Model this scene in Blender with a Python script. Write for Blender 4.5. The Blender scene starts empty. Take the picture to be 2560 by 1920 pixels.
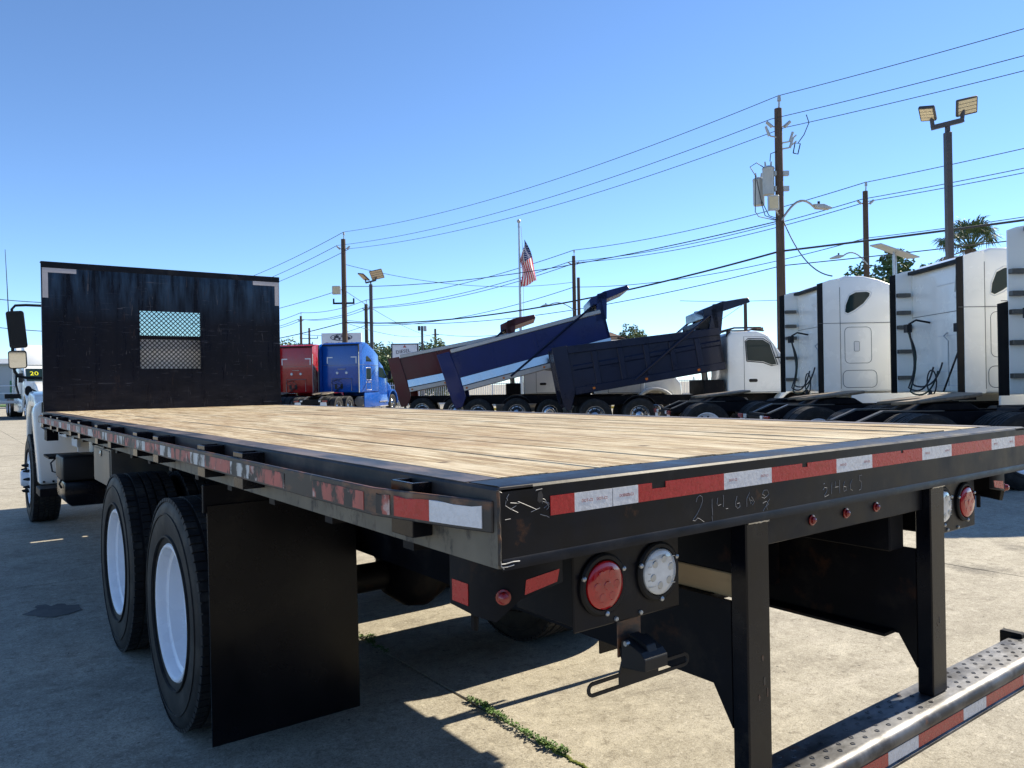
import bpy, bmesh, math, random
from mathutils import Vector, Matrix, noise
random.seed(7)
R = math.radians
SC = bpy.context.scene
COL = SC.collection

# ------------------------------------------------------------------ camera
CAM = Vector((-0.86, -1.215, 1.53)); YAW = R(36.55); ROLL = R(1.0)
FW = Vector((math.sin(YAW), math.cos(YAW), 0)); RT = Vector((math.cos(YAW), -math.sin(YAW), 0)); UP = Vector((0, 0, 1))
cr, sr = math.cos(ROLL), math.sin(ROLL)
CR = RT * cr - UP * sr; CU = RT * sr + UP * cr
cd = bpy.data.cameras.new('camera'); cam = bpy.data.objects.new('camera', cd); COL.objects.link(cam)
cd.sensor_width = 36; cd.lens = 1940 / 2560 * 36; cd.clip_start = 0.05; cd.clip_end = 6000
cam.matrix_world = Matrix(((CR.x, CU.x, -FW.x, CAM.x), (CR.y, CU.y, -FW.y, CAM.y), (CR.z, CU.z, -FW.z, CAM.z), (0, 0, 0, 1)))
SC.camera = cam
# ------------------------------------------------------------------ sky, sun, exposure
SUNDIR = Vector((-1, 0.04, -0.765)).normalized()          # the way the light travels
w = bpy.data.worlds.new('World'); SC.world = w; w.use_nodes = True
nt = w.node_tree; bg = nt.nodes['Background']
sky = nt.nodes.new('ShaderNodeTexSky'); sky.sky_type = 'NISHITA'; sky.sun_disc = False
sky.sun_elevation = math.asin(-SUNDIR.z); sky.sun_rotation = math.atan2(-SUNDIR.x, -SUNDIR.y)
sky.air_density = 0.65; sky.dust_density = 0.0; sky.ozone_density = 4.5; sky.altitude = 0
hs_ = nt.nodes.new('ShaderNodeMixRGB'); hs_.blend_type = 'MULTIPLY'; hs_.inputs[0].default_value = 1.0; hs_.inputs[2].default_value = (0.96, 1.035, 1.06, 1)
nt.links.new(sky.outputs[0], hs_.inputs[1]); nt.links.new(hs_.outputs[0], bg.inputs[0]); bg.inputs[1].default_value = 0.122
sl = bpy.data.lights.new('sun', 'SUN'); so = bpy.data.objects.new('sun', sl); COL.objects.link(so)
sl.energy = 4.8; sl.angle = R(0.5); sl.color = (1.0, 0.905, 0.73)
so.rotation_euler = SUNDIR.to_track_quat('-Z', 'Y').to_euler(); so.location = (20, 0, 20)
vs = SC.view_settings; vs.view_transform = 'Standard'; vs.look = 'None'; vs.gamma = 1; vs.exposure = 0.90; vs.use_curve_mapping = False
try:
    SC.cycles.max_bounces = 8; SC.cycles.use_denoising = True; SC.cycles.caustics_reflective = False
except Exception: pass

# ------------------------------------------------------------------ materials
MATS = {}
def newmat(name):
    m = bpy.data.materials.new(name); m.use_nodes = True; MATS[name] = m
    return m, m.node_tree.nodes, m.node_tree.links, m.node_tree.nodes['Principled BSDF']
def nod(N, t, **k):
    n = N.new('ShaderNode' + t)
    for a, b in k.items(): setattr(n, a, b)
    return n
def ramp(N, L, src, stops, interp='LINEAR'):
    r = nod(N, 'ValToRGB'); e = r.color_ramp.elements; r.color_ramp.interpolation = interp
    while len(e) < len(stops): e.new(0.5)
    for q, (p, c) in zip(e, stops):
        q.position = p; q.color = (c, c, c, 1) if not isinstance(c, tuple) else (*c, 1)
    L.new(src, r.inputs[0]); return r.outputs[0]
def coords(N, L, scale=(1, 1, 1), rand=False, rot=0.0):
    t = nod(N, 'TexCoord'); mp = nod(N, 'Mapping'); mp.inputs['Scale'].default_value = scale; mp.inputs['Rotation'].default_value = (0, rot, 0)
    L.new(t.outputs['Object'], mp.inputs[0])
    if rand:
        oi = nod(N, 'ObjectInfo'); cb = nod(N, 'CombineXYZ'); mu = nod(N, 'Math', operation='MULTIPLY'); mu.inputs[1].default_value = 57.0
        L.new(oi.outputs['Random'], mu.inputs[0])
        for i in range(3): L.new(mu.outputs[0], cb.inputs[i])
        L.new(cb.outputs[0], mp.inputs['Location'])
    return mp.outputs[0]
def noi(N, L, vec, scale, detail=6, rough=0.6, dist=0.0):
    n = nod(N, 'TexNoise'); n.inputs['Scale'].default_value = scale; n.inputs['Detail'].default_value = detail
    n.inputs['Roughness'].default_value = rough; n.inputs['Distortion'].default_value = dist
    L.new(vec, n.inputs['Vector']); return n.outputs[0]
def mix(N, L, fac, a, b, typ='MIX'):
    m = nod(N, 'MixRGB', blend_type=typ)
    for s, v in ((0, fac), (1, a), (2, b)):
        if hasattr(v, 'is_output') or hasattr(v, 'links'): L.new(v, m.inputs[s])
        elif s == 0: m.inputs[0].default_value = v
        else: m.inputs[s].default_value = (*v, 1)
    return m.outputs[0]
def bump(N, L, h, bs, strength=0.2, dist=0.01):
    b = nod(N, 'Bump'); b.inputs['Strength'].default_value = strength; b.inputs['Distance'].default_value = dist
    L.new(h, b.inputs['Height']); L.new(b.outputs[0], bs.inputs['Normal'])
def M(name, col, rough=0.5, metal=0.0, var=0.2, scale=6, st=(1, 1, 1), dirt=None, coat=0.0, bmp=0.0, bsc=60, rvar=0.1, dirt2=None, rand=False, spec=0.5):
    """paint / metal / plastic with uneven tone; dirt = (colour, low, high, scale, stretch)"""
    if name in MATS: return MATS[name]
    m, N, L, B = newmat(name)
    v = coords(N, L, st, rand); n = noi(N, L, v, scale)
    lo = tuple(c * (1 - var) for c in col); hi = tuple(min(1, c * (1 + var)) for c in col)
    c = ramp(N, L, n, [(0.3, lo), (0.7, hi)])
    for d in (dirt, dirt2):
        if d:
            dv = coords(N, L, d[4] if len(d) > 4 else (1, 1, 1), rand)
            f = ramp(N, L, noi(N, L, dv, d[3], 8, 0.65), [(d[1], 0.0), (d[2], 1.0)])
            c = mix(N, L, f, c, d[0])
    L.new(c, B.inputs['Base Color'])
    rr = ramp(N, L, n, [(0.25, max(0.02, rough - rvar)), (0.75, min(1, rough + rvar))]); L.new(rr, B.inputs['Roughness'])
    B.inputs['Metallic'].default_value = metal; B.inputs['Coat Weight'].default_value = coat; B.inputs['Coat Roughness'].default_value = 0.06
    B.inputs['Specular IOR Level'].default_value = spec
    if bmp: bump(N, L, noi(N, L, coords(N, L, st), bsc, 5), B, bmp, 0.004)
    return m
def glassmat(name, tint, refl=0.1):
    m, N, L, B = newmat(name); N.remove(B)
    o = N['Material Output']; t = nod(N, 'BsdfTransparent'); t.inputs[0].default_value = (*tint, 1)
    g = nod(N, 'BsdfGlossy'); g.inputs['Roughness'].default_value = 0.02
    mx = nod(N, 'MixShader'); lw = nod(N, 'LayerWeight'); lw.inputs[0].default_value = refl
    L.new(lw.outputs['Fresnel'], mx.inputs[0]); L.new(t.outputs[0], mx.inputs[1]); L.new(g.outputs[0], mx.inputs[2]); L.new(mx.outputs[0], o.inputs[0])
    return m

RUST = (0.16, 0.065, 0.028); DUST = (0.30, 0.26, 0.19)
M('black_steel', (0.0042, 0.0048, 0.0080), 0.40, 0, 0.5, 9, dirt=((0.05, 0.045, 0.038), 0.56, 0.9, 5), dirt2=((0.10, 0.042, 0.018), 0.65, 0.74, 7), rvar=0.14, bmp=0.08, bsc=30, spec=0.2)
M('black_gloss', (0.0036, 0.0041, 0.0068), 0.24, 0, 0.4, 7, dirt=((0.04, 0.036, 0.030), 0.55, 0.85, 6), dirt2=((0.10, 0.042, 0.018), 0.66, 0.75, 9), rvar=0.10, spec=0.25, bmp=0.05, bsc=25)
M('dark_frame', (0.0036, 0.0040, 0.0064), 0.55, 0, 0.4, 6, dirt=((0.032, 0.026, 0.019), 0.53, 0.85, 6), dirt2=((0.055, 0.024, 0.012), 0.60, 0.75, 5), spec=0.15)
M('rub_rail', (0.028, 0.024, 0.022), 0.5, 0, 0.5, 12, dirt=(RUST, 0.5, 0.62, 6, (1, 1, 2)), dirt2=(DUST, 0.6, 0.85, 9))
M('tread_black', (0.008, 0.008, 0.0085), 0.78, 0, 0.4, 14, dirt=((0.09, 0.08, 0.065), 0.5, 0.85, 9), bmp=0.15, bsc=80)
M('tyre_side', (0.013, 0.0128, 0.0125), 0.62, 0, 0.3, 10, dirt=((0.075, 0.066, 0.055), 0.46, 0.95, 6), bmp=0.08, spec=0.3)
M('rubber_flap', (0.0015, 0.0020, 0.0042), 0.26, 0, 0.4, 3, dirt=((0.008, 0.0075, 0.008), 0.48, 0.72, 3.5, (1, 1, 0.35)), rvar=0.10, spec=0.22, bmp=0.2, bsc=2.5)
M('rubber', (0.007, 0.007, 0.008), 0.55, spec=0.25)
M('white_rim', (0.88, 0.89, 0.92), 0.30, 0, 0.04, 5, dirt=((0.35, 0.28, 0.2), 0.7, 0.9, 12))
M('alloy', (0.62, 0.61, 0.58), 0.22, 1.0, 0.12, 8)
M('steel', (0.42, 0.42, 0.42), 0.35, 1.0, 0.15, 20)
M('galv', (0.42, 0.44, 0.45), 0.45, 0.8, 0.2, 12, dirt=((0.1, 0.09, 0.08), 0.6, 0.8, 10))
M('step_steel', (0.13, 0.132, 0.142), 0.48, 0.6, 0.3, 14, dirt=((0.03, 0.03, 0.034), 0.42, 0.62, 7, (1, 2, 1)), dirt2=(RUST, 0.64, 0.72, 9))
M('tape_red', (0.42, 0.018, 0.02), 0.28, 0, 0.12, 40, st=(1, 1, 1), bmp=0.25, bsc=90)
M('tape_white', (0.66, 0.67, 0.69), 0.28, 0, 0.08, 60, bmp=0.3, bsc=90, dirt=((0.4, 0.39, 0.38), 0.6, 0.9, 20))
M('tape_red_old', (0.40, 0.10, 0.075), 0.55, 0, 0.3, 14, dirt=((0.02, 0.018, 0.017), 0.485, 0.55, 13, (1, 1, 0.6)), dirt2=((0.48, 0.36, 0.32), 0.58, 0.66, 17))
M('tape_white_old', (0.54, 0.53, 0.50), 0.55, 0, 0.2, 14, dirt=((0.022, 0.019, 0.017), 0.48, 0.545, 13, (1, 1, 0.6)))
M('tape_board', (0.50, 0.47, 0.47), 0.5, 0, 0.12, 5, dirt=((0.05, 0.05, 0.05), 0.68, 0.73, 22))
M('chalk', (0.34, 0.34, 0.35), 0.9, 0, 0.3, 50)
M('paint_scrape', (0.30, 0.30, 0.31), 0.5, 0, 0.3, 60)
M('white_paint', (0.88, 0.87, 0.82), 0.25, 0, 0.02, 2, coat=0.4)
M('white_plastic', (0.66, 0.67, 0.68), 0.45, 0, 0.05, 3)
M('seam', (0.10, 0.105, 0.11), 0.7)
M('red_paint', (0.34, 0.004, 0.008), 0.25, 0, 0.1, 2, coat=0.4, spec=0.3)
M('blue_paint', (0.002, 0.068, 0.34), 0.25, 0, 0.1, 2, coat=0.4, spec=0.3)
M('navy_paint', (0.002, 0.011, 0.088), 0.32, 0, 0.15, 1.5, coat=0.12, spec=0.25)
M('maroon_paint', (0.085, 0.004, 0.007), 0.35, 0, 0.15, 1.5, coat=0.12, spec=0.25, dirt=((0.10, 0.05, 0.045), 0.64, 0.9, 2))
M('charcoal_paint', (0.0060, 0.0105, 0.030), 0.30, 0, 0.25, 1.2, coat=0.15, spec=0.25, dirt=((0.03, 0.032, 0.042), 0.60, 0.95, 2))
M('polished', (0.42, 0.43, 0.45), 0.18, 1.0, 0.08, 3)
M('alloy_dull', (0.40, 0.38, 0.36), 0.45, 0.9, 0.15, 4)
M('dark_plastic', (0.009, 0.0095, 0.011), 0.5, 0, 0.2, 8, spec=0.3)
M('grey_box', (0.11, 0.105, 0.095), 0.45, 0.3, 0.2, 4, dirt=((0.2, 0.17, 0.12), 0.5, 0.9, 4))
M('new_lumber', (0.42, 0.29, 0.15), 0.7, 0, 0.25, 8, st=(1, 0.15, 1))
M('fifth_plate', (0.22, 0.175, 0.12), 0.55, 0.4, 0.3, 6, dirt=((0.04, 0.035, 0.03), 0.5, 0.75, 5))
M('pole_wood', (0.085, 0.055, 0.038), 0.85, 0, 0.35, 5, st=(3, 3, 0.3), rand=True)
M('pole_metal', (0.075, 0.065, 0.06), 0.5, 0.4, 0.15, 3)
M('grey_metal', (0.40, 0.42, 0.42), 0.45, 0.2, 0.12, 3)
M('wire', (0.02, 0.022, 0.026), 0.6)
M('lamp_face', (0.62, 0.50, 0.30), 0.35, 0, 0.1, 5)
M('sign_white', (0.72, 0.74, 0.78), 0.5, 0, 0.05, 2)
M('ink_navy', (0.02, 0.025, 0.05), 0.6); M('ink_red', (0.38, 0.06, 0.06), 0.6)
M('green_board', (0.02, 0.14, 0.075), 0.6, 0, 0.15, 2)
M('metal_wall', (0.34, 0.37, 0.40), 0.6, 0, 0.06, 0.6)
M('roof_brown', (0.16, 0.10, 0.075), 0.9, 0, 0.3, 3)
M('brick_tan', (0.30, 0.21, 0.15), 0.9, 0, 0.2, 4)
M('yellow_paint', (0.62, 0.42, 0.04), 0.6); M('yellow_digit', (0.75, 0.72, 0.02), 0.5)
M('amber', (0.55, 0.13, 0.01), 0.25)
M('red_lens', (0.38, 0.006, 0.010), 0.12, 0, 0.25, 25, coat=0.6)
M('marker_lens', (0.22, 0.008, 0.008), 0.2, 0, 0.2, 30, coat=0.5)
M('clear_lens', (0.60, 0.63, 0.64), 0.10, 0, 0.25, 18, coat=0.8)
M('mirror_glass', (0.75, 0.78, 0.80), 0.03, 1.0, 0.01, 2, rvar=0.01)
M('dark_glass', (0.012, 0.026, 0.028), 0.04, 0, 0.1, 2, rvar=0.02, coat=0.0, spec=0.22)
M('grass', (0.06, 0.13, 0.03), 0.8, 0, 0.4, 1.5); M('weed', (0.10, 0.19, 0.035), 0.7, 0, 0.45, 30, rand=True)
M('moss', (0.13, 0.15, 0.02), 0.95, 0, 0.4, 30)
M('bark', (0.10, 0.075, 0.055), 0.9, 0, 0.4, 6)
M('leaf_a', (0.080, 0.135, 0.040), 0.6, 0, 0.45, 0.9); M('leaf_b', (0.150, 0.190, 0.070), 0.6, 0, 0.45, 0.9)
M('palm_leaf', (0.075, 0.12, 0.05), 0.6, 0, 0.4, 2); M('palm_dead', (0.26, 0.19, 0.11), 0.8, 0, 0.3, 3)
M('flag_red', (0.62, 0.03, 0.045), 0.8, 0, 0.1, 4); M('flag_white', (0.82, 0.80, 0.77), 0.8, 0, 0.06, 4); M('flag_blue', (0.03, 0.04, 0.14), 0.8, 0, 0.1, 4)
M('seat_cloth', (0.05, 0.05, 0.055), 0.9)
glassmat('cab_glass', (0.85, 0.88, 0.83)); glassmat('door_glass', (0.35, 0.48, 0.46), 0.2)

def wood_mat():
    m, N, L, B = newmat('deck_wood')
    v = coords(N, L, (24, 0.8, 24), True); v2 = coords(N, L, (110, 1.5, 110), True); v3 = coords(N, L, (4.0, 1.0, 4.0), True); v4 = coords(N, L, (1.0, 0.8, 1), False)
    g = noi(N, L, v, 1.0, 8, 0.65, 0.7); f = noi(N, L, v2, 1.0, 6, 0.6, 0.3)
    c = ramp(N, L, g, [(0.30, (0.13, 0.088, 0.050)), (0.43, (0.27, 0.200, 0.122)), (0.55, (0.41, 0.322, 0.210)), (0.70, (0.60, 0.51, 0.375))])
    c = mix(N, L, ramp(N, L, f, [(0.36, 0.85), (0.50, 0.0)]), c, (0.17, 0.115, 0.07))
    mid = noi(N, L, coords(N, L, (48, 2.6, 48), True), 1.0, 6, 0.7, 0.5); c = mix(N, L, ramp(N, L, mid, [(0.53, 0.0), (0.63, 0.85)]), c, (0.60, 0.535, 0.42)); c = mix(N, L, ramp(N, L, mid, [(0.38, 0.85), (0.48, 0.0)]), c, (0.185, 0.125, 0.078)); mid2 = noi(N, L, coords(N, L, (75, 7.0, 75), True), 1.0, 6, 0.75, 0.6); c = mix(N, L, ramp(N, L, mid2, [(0.36, 0.8), (0.47, 0.0)]), c, (0.20, 0.14, 0.09)); c = mix(N, L, ramp(N, L, mid2, [(0.56, 0.0), (0.68, 0.7)]), c, (0.56, 0.49, 0.38))
    c = mix(N, L, ramp(N, L, noi(N, L, v3, 2.0, 8, 0.72), [(0.46, 0.0), (0.68, 0.8)]), c, (0.56, 0.50, 0.40))
    tex = nod(N, 'TexCoord'); oi = nod(N, 'ObjectInfo'); ad = nod(N, 'VectorMath', operation='ADD'); L.new(tex.outputs['Object'], ad.inputs[0]); L.new(oi.outputs['Location'], ad.inputs[1])
    big = noi(N, L, ad.outputs[0], 0.9, 8, 0.7, 0.5)      # stains that run across planks
    c = mix(N, L, ramp(N, L, big, [(0.48, 0.0), (0.68, 0.6)]), c, (0.27, 0.175, 0.10))
    big2 = noi(N, L, ad.outputs[0], 2.3, 9, 0.75, 0.4)
    c = mix(N, L, ramp(N, L, big2, [(0.55, 0.0), (0.72, 0.6)]), c, (0.55, 0.50, 0.42))
    c = mix(N, L, ramp(N, L, big2, [(0.30, 0.55), (0.42, 0.0)]), c, (0.21, 0.155, 0.105))
    v5 = coords(N, L, (60, 1.1, 60), True)
    c = mix(N, L, ramp(N, L, noi(N, L, v5, 1.0, 4, 0.5, 0.4), [(0.66, 0.0), (0.69, 0.9)]), c, (0.045, 0.03, 0.02))
    vo = nod(N, 'TexVoronoi'); vo.inputs['Scale'].default_value = 2.6; L.new(ad.outputs[0], vo.inputs['Vector'])
    c = mix(N, L, ramp(N, L, vo.outputs['Distance'], [(0.035, 0.85), (0.06, 0.0)]), c, (0.07, 0.045, 0.03))
    c = mix(N, L, 1.0, c, ramp(N, L, oi.outputs['Random'], [(0.0, (1.04, 1.03, 0.93)), (1.0, (1.14, 1.125, 1.02))]), 'MULTIPLY')
    L.new(c, B.inputs['Base Color']); B.inputs['Roughness'].default_value = 0.8; B.inputs['Specular IOR Level'].default_value = 0.3
    h = mix(N, L, 0.5, g, f); bump(N, L, h, B, 0.8, 0.008)
wood_mat()
def concrete_mat():
    m, N, L, B = newmat('concrete')
    tex = nod(N, 'TexCoord'); oi = nod(N, 'ObjectInfo'); ad = nod(N, 'VectorMath', operation='ADD'); L.new(tex.outputs['Object'], ad.inputs[0]); L.new(oi.outputs['Location'], ad.inputs[1])
    v = ad.outputs[0]
    def mp(sx, sy):
        q = nod(N, 'Mapping'); q.inputs['Scale'].default_value = (sx, sy, 1); L.new(v, q.inputs[0]); return q.outputs[0]
    a = noi(N, L, v, 0.30, 7, 0.65); b = noi(N, L, v, 2.6, 12, 0.75); s = noi(N, L, v, 55, 5, 0.75); fine = noi(N, L, v, 150, 3, 0.7); b2 = noi(N, L, mp(1, 2.2), 1.1, 12, 0.78, 0.5)
    c = ramp(N, L, b, [(0.28, (0.26, 0.232, 0.182)), (0.45, (0.385, 0.350, 0.277)), (0.56, (0.44, 0.402, 0.320)), (0.72, (0.56, 0.518, 0.418))])
    c = mix(N, L, ramp(N, L, a, [(0.42, 0.0), (0.75, 0.35)]), c, (0.30, 0.27, 0.22))
    c = mix(N, L, ramp(N, L, b2, [(0.53, 0.0), (0.66, 0.65)]), c, (0.545, 0.50, 0.415))
    c = mix(N, L, ramp(N, L, b2, [(0.32, 0.65), (0.44, 0.0)]), c, (0.20, 0.178, 0.142))
    c = mix(N, L, ramp(N, L, s, [(0.34, 0.75), (0.46, 0.0)]), c, (0.19, 0.167, 0.130))
    c = mix(N, L, ramp(N, L, s, [(0.56, 0.0), (0.66, 0.65)]), c, (0.60, 0.56, 0.465))
    c = mix(N, L, ramp(N, L, fine, [(0.36, 0.6), (0.5, 0.0)]), c, (0.13, 0.112, 0.09))
    md = noi(N, L, mp(1.0, 1.0), 14, 8, 0.8, 0.4); c = mix(N, L, ramp(N, L, md, [(0.36, 0.75), (0.47, 0.0)]), c, (0.19, 0.165, 0.125)); c = mix(N, L, ramp(N, L, md, [(0.55, 0.0), (0.66, 0.6)]), c, (0.60, 0.55, 0.44))
    st = nod(N, 'TexVoronoi'); st.inputs['Scale'].default_value = 0.5; L.new(v, st.inputs['Vector'])
    c = mix(N, L, ramp(N, L, mix(N, L, 0.4, st.outputs['Distance'], b), [(0.20, 0.65), (0.30, 0.0)]), c, (0.09, 0.082, 0.072))
    vo = nod(N, 'TexVoronoi'); vo.inputs['Scale'].default_value = 26; L.new(v, vo.inputs['Vector'])
    c = mix(N, L, ramp(N, L, vo.outputs['Distance'], [(0.06, 0.5), (0.14, 0.0)]), c, (0.60, 0.56, 0.47))
    v8 = nod(N, 'TexVoronoi'); v8.inputs['Scale'].default_value = 9; L.new(mp(1, 1.7), v8.inputs['Vector']); c = mix(N, L, ramp(N, L, v8.outputs['Distance'], [(0.05, 0.6), (0.10, 0.0)]), c, (0.62, 0.58, 0.49))
    v9 = nod(N, 'TexVoronoi'); v9.inputs['Scale'].default_value = 6; L.new(mp(1.3, 1), v9.inputs['Vector']); c = mix(N, L, ramp(N, L, v9.outputs['Distance'], [(0.03, 0.9), (0.06, 0.0)]), c, (0.07, 0.06, 0.05))
    L.new(c, B.inputs['Base Color']); B.inputs['Roughness'].default_value = 0.9; B.inputs['Specular IOR Level'].default_value = 0.25
    bump(N, L, mix(N, L, 0.5, s, b), B, 0.7, 0.008)
concrete_mat()
def board_mat():
    m, N, L, B = newmat('headboard_steel')
    v = coords(N, L); vs_ = coords(N, L, (5.5, 1, 0.7)); sep = nod(N, 'SeparateXYZ'); L.new(v, sep.inputs[0])
    c = ramp(N, L, noi(N, L, v, 2.2, 7, 0.65), [(0.3, (0.0020, 0.0023, 0.0050)), (0.7, (0.0048, 0.0058, 0.0125))])
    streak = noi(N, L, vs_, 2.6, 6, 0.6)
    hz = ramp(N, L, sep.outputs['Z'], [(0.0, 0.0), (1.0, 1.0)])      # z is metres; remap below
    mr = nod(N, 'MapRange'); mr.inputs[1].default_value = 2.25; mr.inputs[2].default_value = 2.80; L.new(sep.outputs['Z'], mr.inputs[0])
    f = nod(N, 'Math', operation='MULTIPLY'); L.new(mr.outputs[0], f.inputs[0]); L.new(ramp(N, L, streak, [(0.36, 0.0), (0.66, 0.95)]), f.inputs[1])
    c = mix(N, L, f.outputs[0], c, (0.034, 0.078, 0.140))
    rv = coords(N, L, (5, 1, 1.2)); c = mix(N, L, ramp(N, L, noi(N, L, rv, 1.4, 7, 0.7), [(0.61, 0.0), (0.70, 0.6)]), c, (0.046, 0.028, 0.022))
    sv = coords(N, L, (1.3, 1, 30), False, 0.10); sc = ramp(N, L, noi(N, L, sv, 1.5, 4, 0.6, 2.4), [(0.655, 0.0), (0.675, 0.75)]); c = mix(N, L, sc, c, (0.085, 0.088, 0.105))
    sv2 = coords(N, L, (26, 1, 3.0), False, -0.16); sc2 = ramp(N, L, noi(N, L, sv2, 1.3, 4, 0.6, 2.0), [(0.665, 0.0), (0.685, 0.7)]); c = mix(N, L, sc2, c, (0.085, 0.080, 0.085))
    d = nod(N, 'MapRange'); d.inputs[1].default_value = 1.75; d.inputs[2].default_value = 1.33; L.new(sep.outputs['Z'], d.inputs[0])
    d2 = nod(N, 'Math', operation='MULTIPLY'); L.new(d.outputs[0], d2.inputs[0]); L.new(ramp(N, L, noi(N, L, coords(N, L, (1.5, 1, 5)), 2.5, 8, 0.7), [(0.38, 0.0), (0.70, 0.85)]), d2.inputs[1])
    c = mix(N, L, d2.outputs[0], c, (0.030, 0.027, 0.030))
    L.new(c, B.inputs['Base Color']); L.new(ramp(N, L, streak, [(0.3, 0.22), (0.7, 0.5)]), B.inputs['Roughness']); B.inputs['Specular IOR Level'].default_value = 0.2
    bump(N, L, noi(N, L, v, 3, 4), B, 0.12, 0.02)
board_mat()
def channel_mat():
    m, N, L, B = newmat('dusty_channel')
    v = coords(N, L); sep = nod(N, 'SeparateXYZ'); L.new(v, sep.inputs[0])
    mr = nod(N, 'MapRange'); mr.inputs[1].default_value = 1.275; mr.inputs[2].default_value = 1.235; L.new(sep.outputs['Z'], mr.inputs[0])
    n = noi(N, L, coords(N, L, (1, 1, 0.6)), 16, 8, 0.7)
    f = nod(N, 'Math', operation='MULTIPLY'); L.new(mr.outputs[0], f.inputs[0]); L.new(ramp(N, L, n, [(0.36, 0.0), (0.47, 1.0)]), f.inputs[1])
    c = mix(N, L, f.outputs[0], ramp(N, L, noi(N, L, v, 7, 7), [(0.4, (0.012, 0.012, 0.014)), (0.75, (0.085, 0.06, 0.045))]), ramp(N, L, noi(N, L, v, 5), [(0.3, (0.095, 0.084, 0.062)), (0.7, (0.175, 0.155, 0.115))]))
    L.new(c, B.inputs['Base Color']); B.inputs['Roughness'].default_value = 0.6
channel_mat()
mt = lambda n: MATS[n]

# ------------------------------------------------------------------ mesh builder
class MB:
    def __init__(s): s.v = []; s.f = []
    def add(s, vs, fs):
        o = len(s.v); s.v += [tuple(p) for p in vs]; s.f += [tuple(i + o for i in f) for f in fs]; return s
    def box(s, x0, x1, y0, y1, z0, z1):
        return s.add([(x0, y0, z0), (x1, y0, z0), (x1, y1, z0), (x0, y1, z0), (x0, y0, z1), (x1, y0, z1), (x1, y1, z1), (x0, y1, z1)],
                     [(0, 3, 2, 1), (4, 5, 6, 7), (0, 1, 5, 4), (1, 2, 6, 5), (2, 3, 7, 6), (3, 0, 4, 7)])
    def prism(s, poly, ax, a, b):
        """polygon in the two other axes (in x,y,z order), pulled along axis ax from a to b"""
        n = len(poly); P = []
        for t in (a, b):
            for p, q in poly: P.append({'x': (t, p, q), 'y': (p, t, q), 'z': (p, q, t)}[ax])
        return s.add(P, [tuple(range(n))[::-1], tuple(range(n, 2 * n))] + [(i, (i + 1) % n, n + (i + 1) % n, n + i) for i in range(n)])
    def cyl(s, p0, p1, r0, r1=None, n=12, cap=True):
        r1 = r0 if r1 is None else r1; p0 = Vector(p0); p1 = Vector(p1); d = (p1 - p0)
        q = d.to_track_quat('Z', 'Y'); P = []
        for p, r in ((p0, r0), (p1, r1)):
            for i in range(n):
                a = 2 * math.pi * i / n; P.append(p + q @ Vector((r * math.cos(a), r * math.sin(a), 0)))
        F = [(i, (i + 1) % n, n + (i + 1) % n, n + i) for i in range(n)]
        if cap: F += [tuple(range(n))[::-1], tuple(range(n, 2 * n))]
        return s.add(P, F)
    def tube(s, pts, r, n=6):
        pts = [Vector(p) for p in pts]; P = []; m = len(pts)
        for k, p in enumerate(pts):
            d = (pts[min(k + 1, m - 1)] - pts[max(k - 1, 0)]); q = d.to_track_quat('Z', 'Y') if d.length > 1e-9 else Vector((0, 0, 1)).to_track_quat('Z', 'Y')
            if k == 0: xa = q @ Vector((1, 0, 0))
            dn = d.normalized(); xa = (xa - dn * xa.dot(dn)).normalized(); ya = dn.cross(xa)
            rr = r[k] if isinstance(r, (list, tuple)) else r
            for i in range(n):
                a = 2 * math.pi * i / n; P.append(p + xa * (rr * math.cos(a)) + ya * (rr * math.sin(a)))
        F = [(k * n + i, k * n + (i + 1) % n, (k + 1) * n + (i + 1) % n, (k + 1) * n + i) for k in range(m - 1) for i in range(n)]
        F += [tuple(range(n))[::-1], tuple(range((m - 1) * n, m * n))]
        return s.add(P, F)
    def lathe(s, prof, c, ax='x', n=48, closed=False):
        """profile of (radius, height along axis) about centre c"""
        P = []; m = len(prof); c = Vector(c)
        for r, h in prof:
            for i in range(n):
                a = 2 * math.pi * i / n; u, v = r * math.cos(a), r * math.sin(a)
                P.append(c + Vector({'x': (h, u, v), 'y': (u, h, v), 'z': (u, v, h)}[ax]))
        F = [(k * n + i, k * n + (i + 1) % n, ((k + 1) % m) * n + (i + 1) % n, ((k + 1) % m) * n + i) for k in range(m if closed else m - 1) for i in range(n)]
        return s.add(P, F)
    def grid(s, fn, nu, nv):
        P = [fn(i / nu, j / nv) for j in range(nv + 1) for i in range(nu + 1)]
        return s.add(P, [(j * (nu + 1) + i, j * (nu + 1) + i + 1, (j + 1) * (nu + 1) + i + 1, (j + 1) * (nu + 1) + i) for j in range(nv) for i in range(nu)])
    def xf(s, mtx):
        s.v = [tuple(mtx @ Vector(p)) for p in s.v]; return s
    def mesh(s, name, bevel=0.0, seg=1, smooth=35, tri=False):
        me = bpy.data.meshes.new(name); bm = bmesh.new(); vs = [bm.verts.new(p) for p in s.v]
        for f in s.f:
            try: bm.faces.new([vs[i] for i in f])
            except ValueError: pass
        if bevel:
            bmesh.ops.recalc_face_normals(bm, faces=bm.faces)
            ed = [e for e in bm.edges if len(e.link_faces) == 2 and e.calc_face_angle(0) > R(28)]
            bmesh.ops.bevel(bm, geom=ed, offset=bevel, segments=seg, profile=0.5, affect='EDGES', clamp_overlap=True)
        bmesh.ops.recalc_face_normals(bm, faces=bm.faces); bm.to_mesh(me); bm.free()
        if smooth:
            me.polygons.foreach_set('use_smooth', [True] * len(me.polygons)); me.set_sharp_from_angle(angle=R(smooth))
        return me
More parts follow.
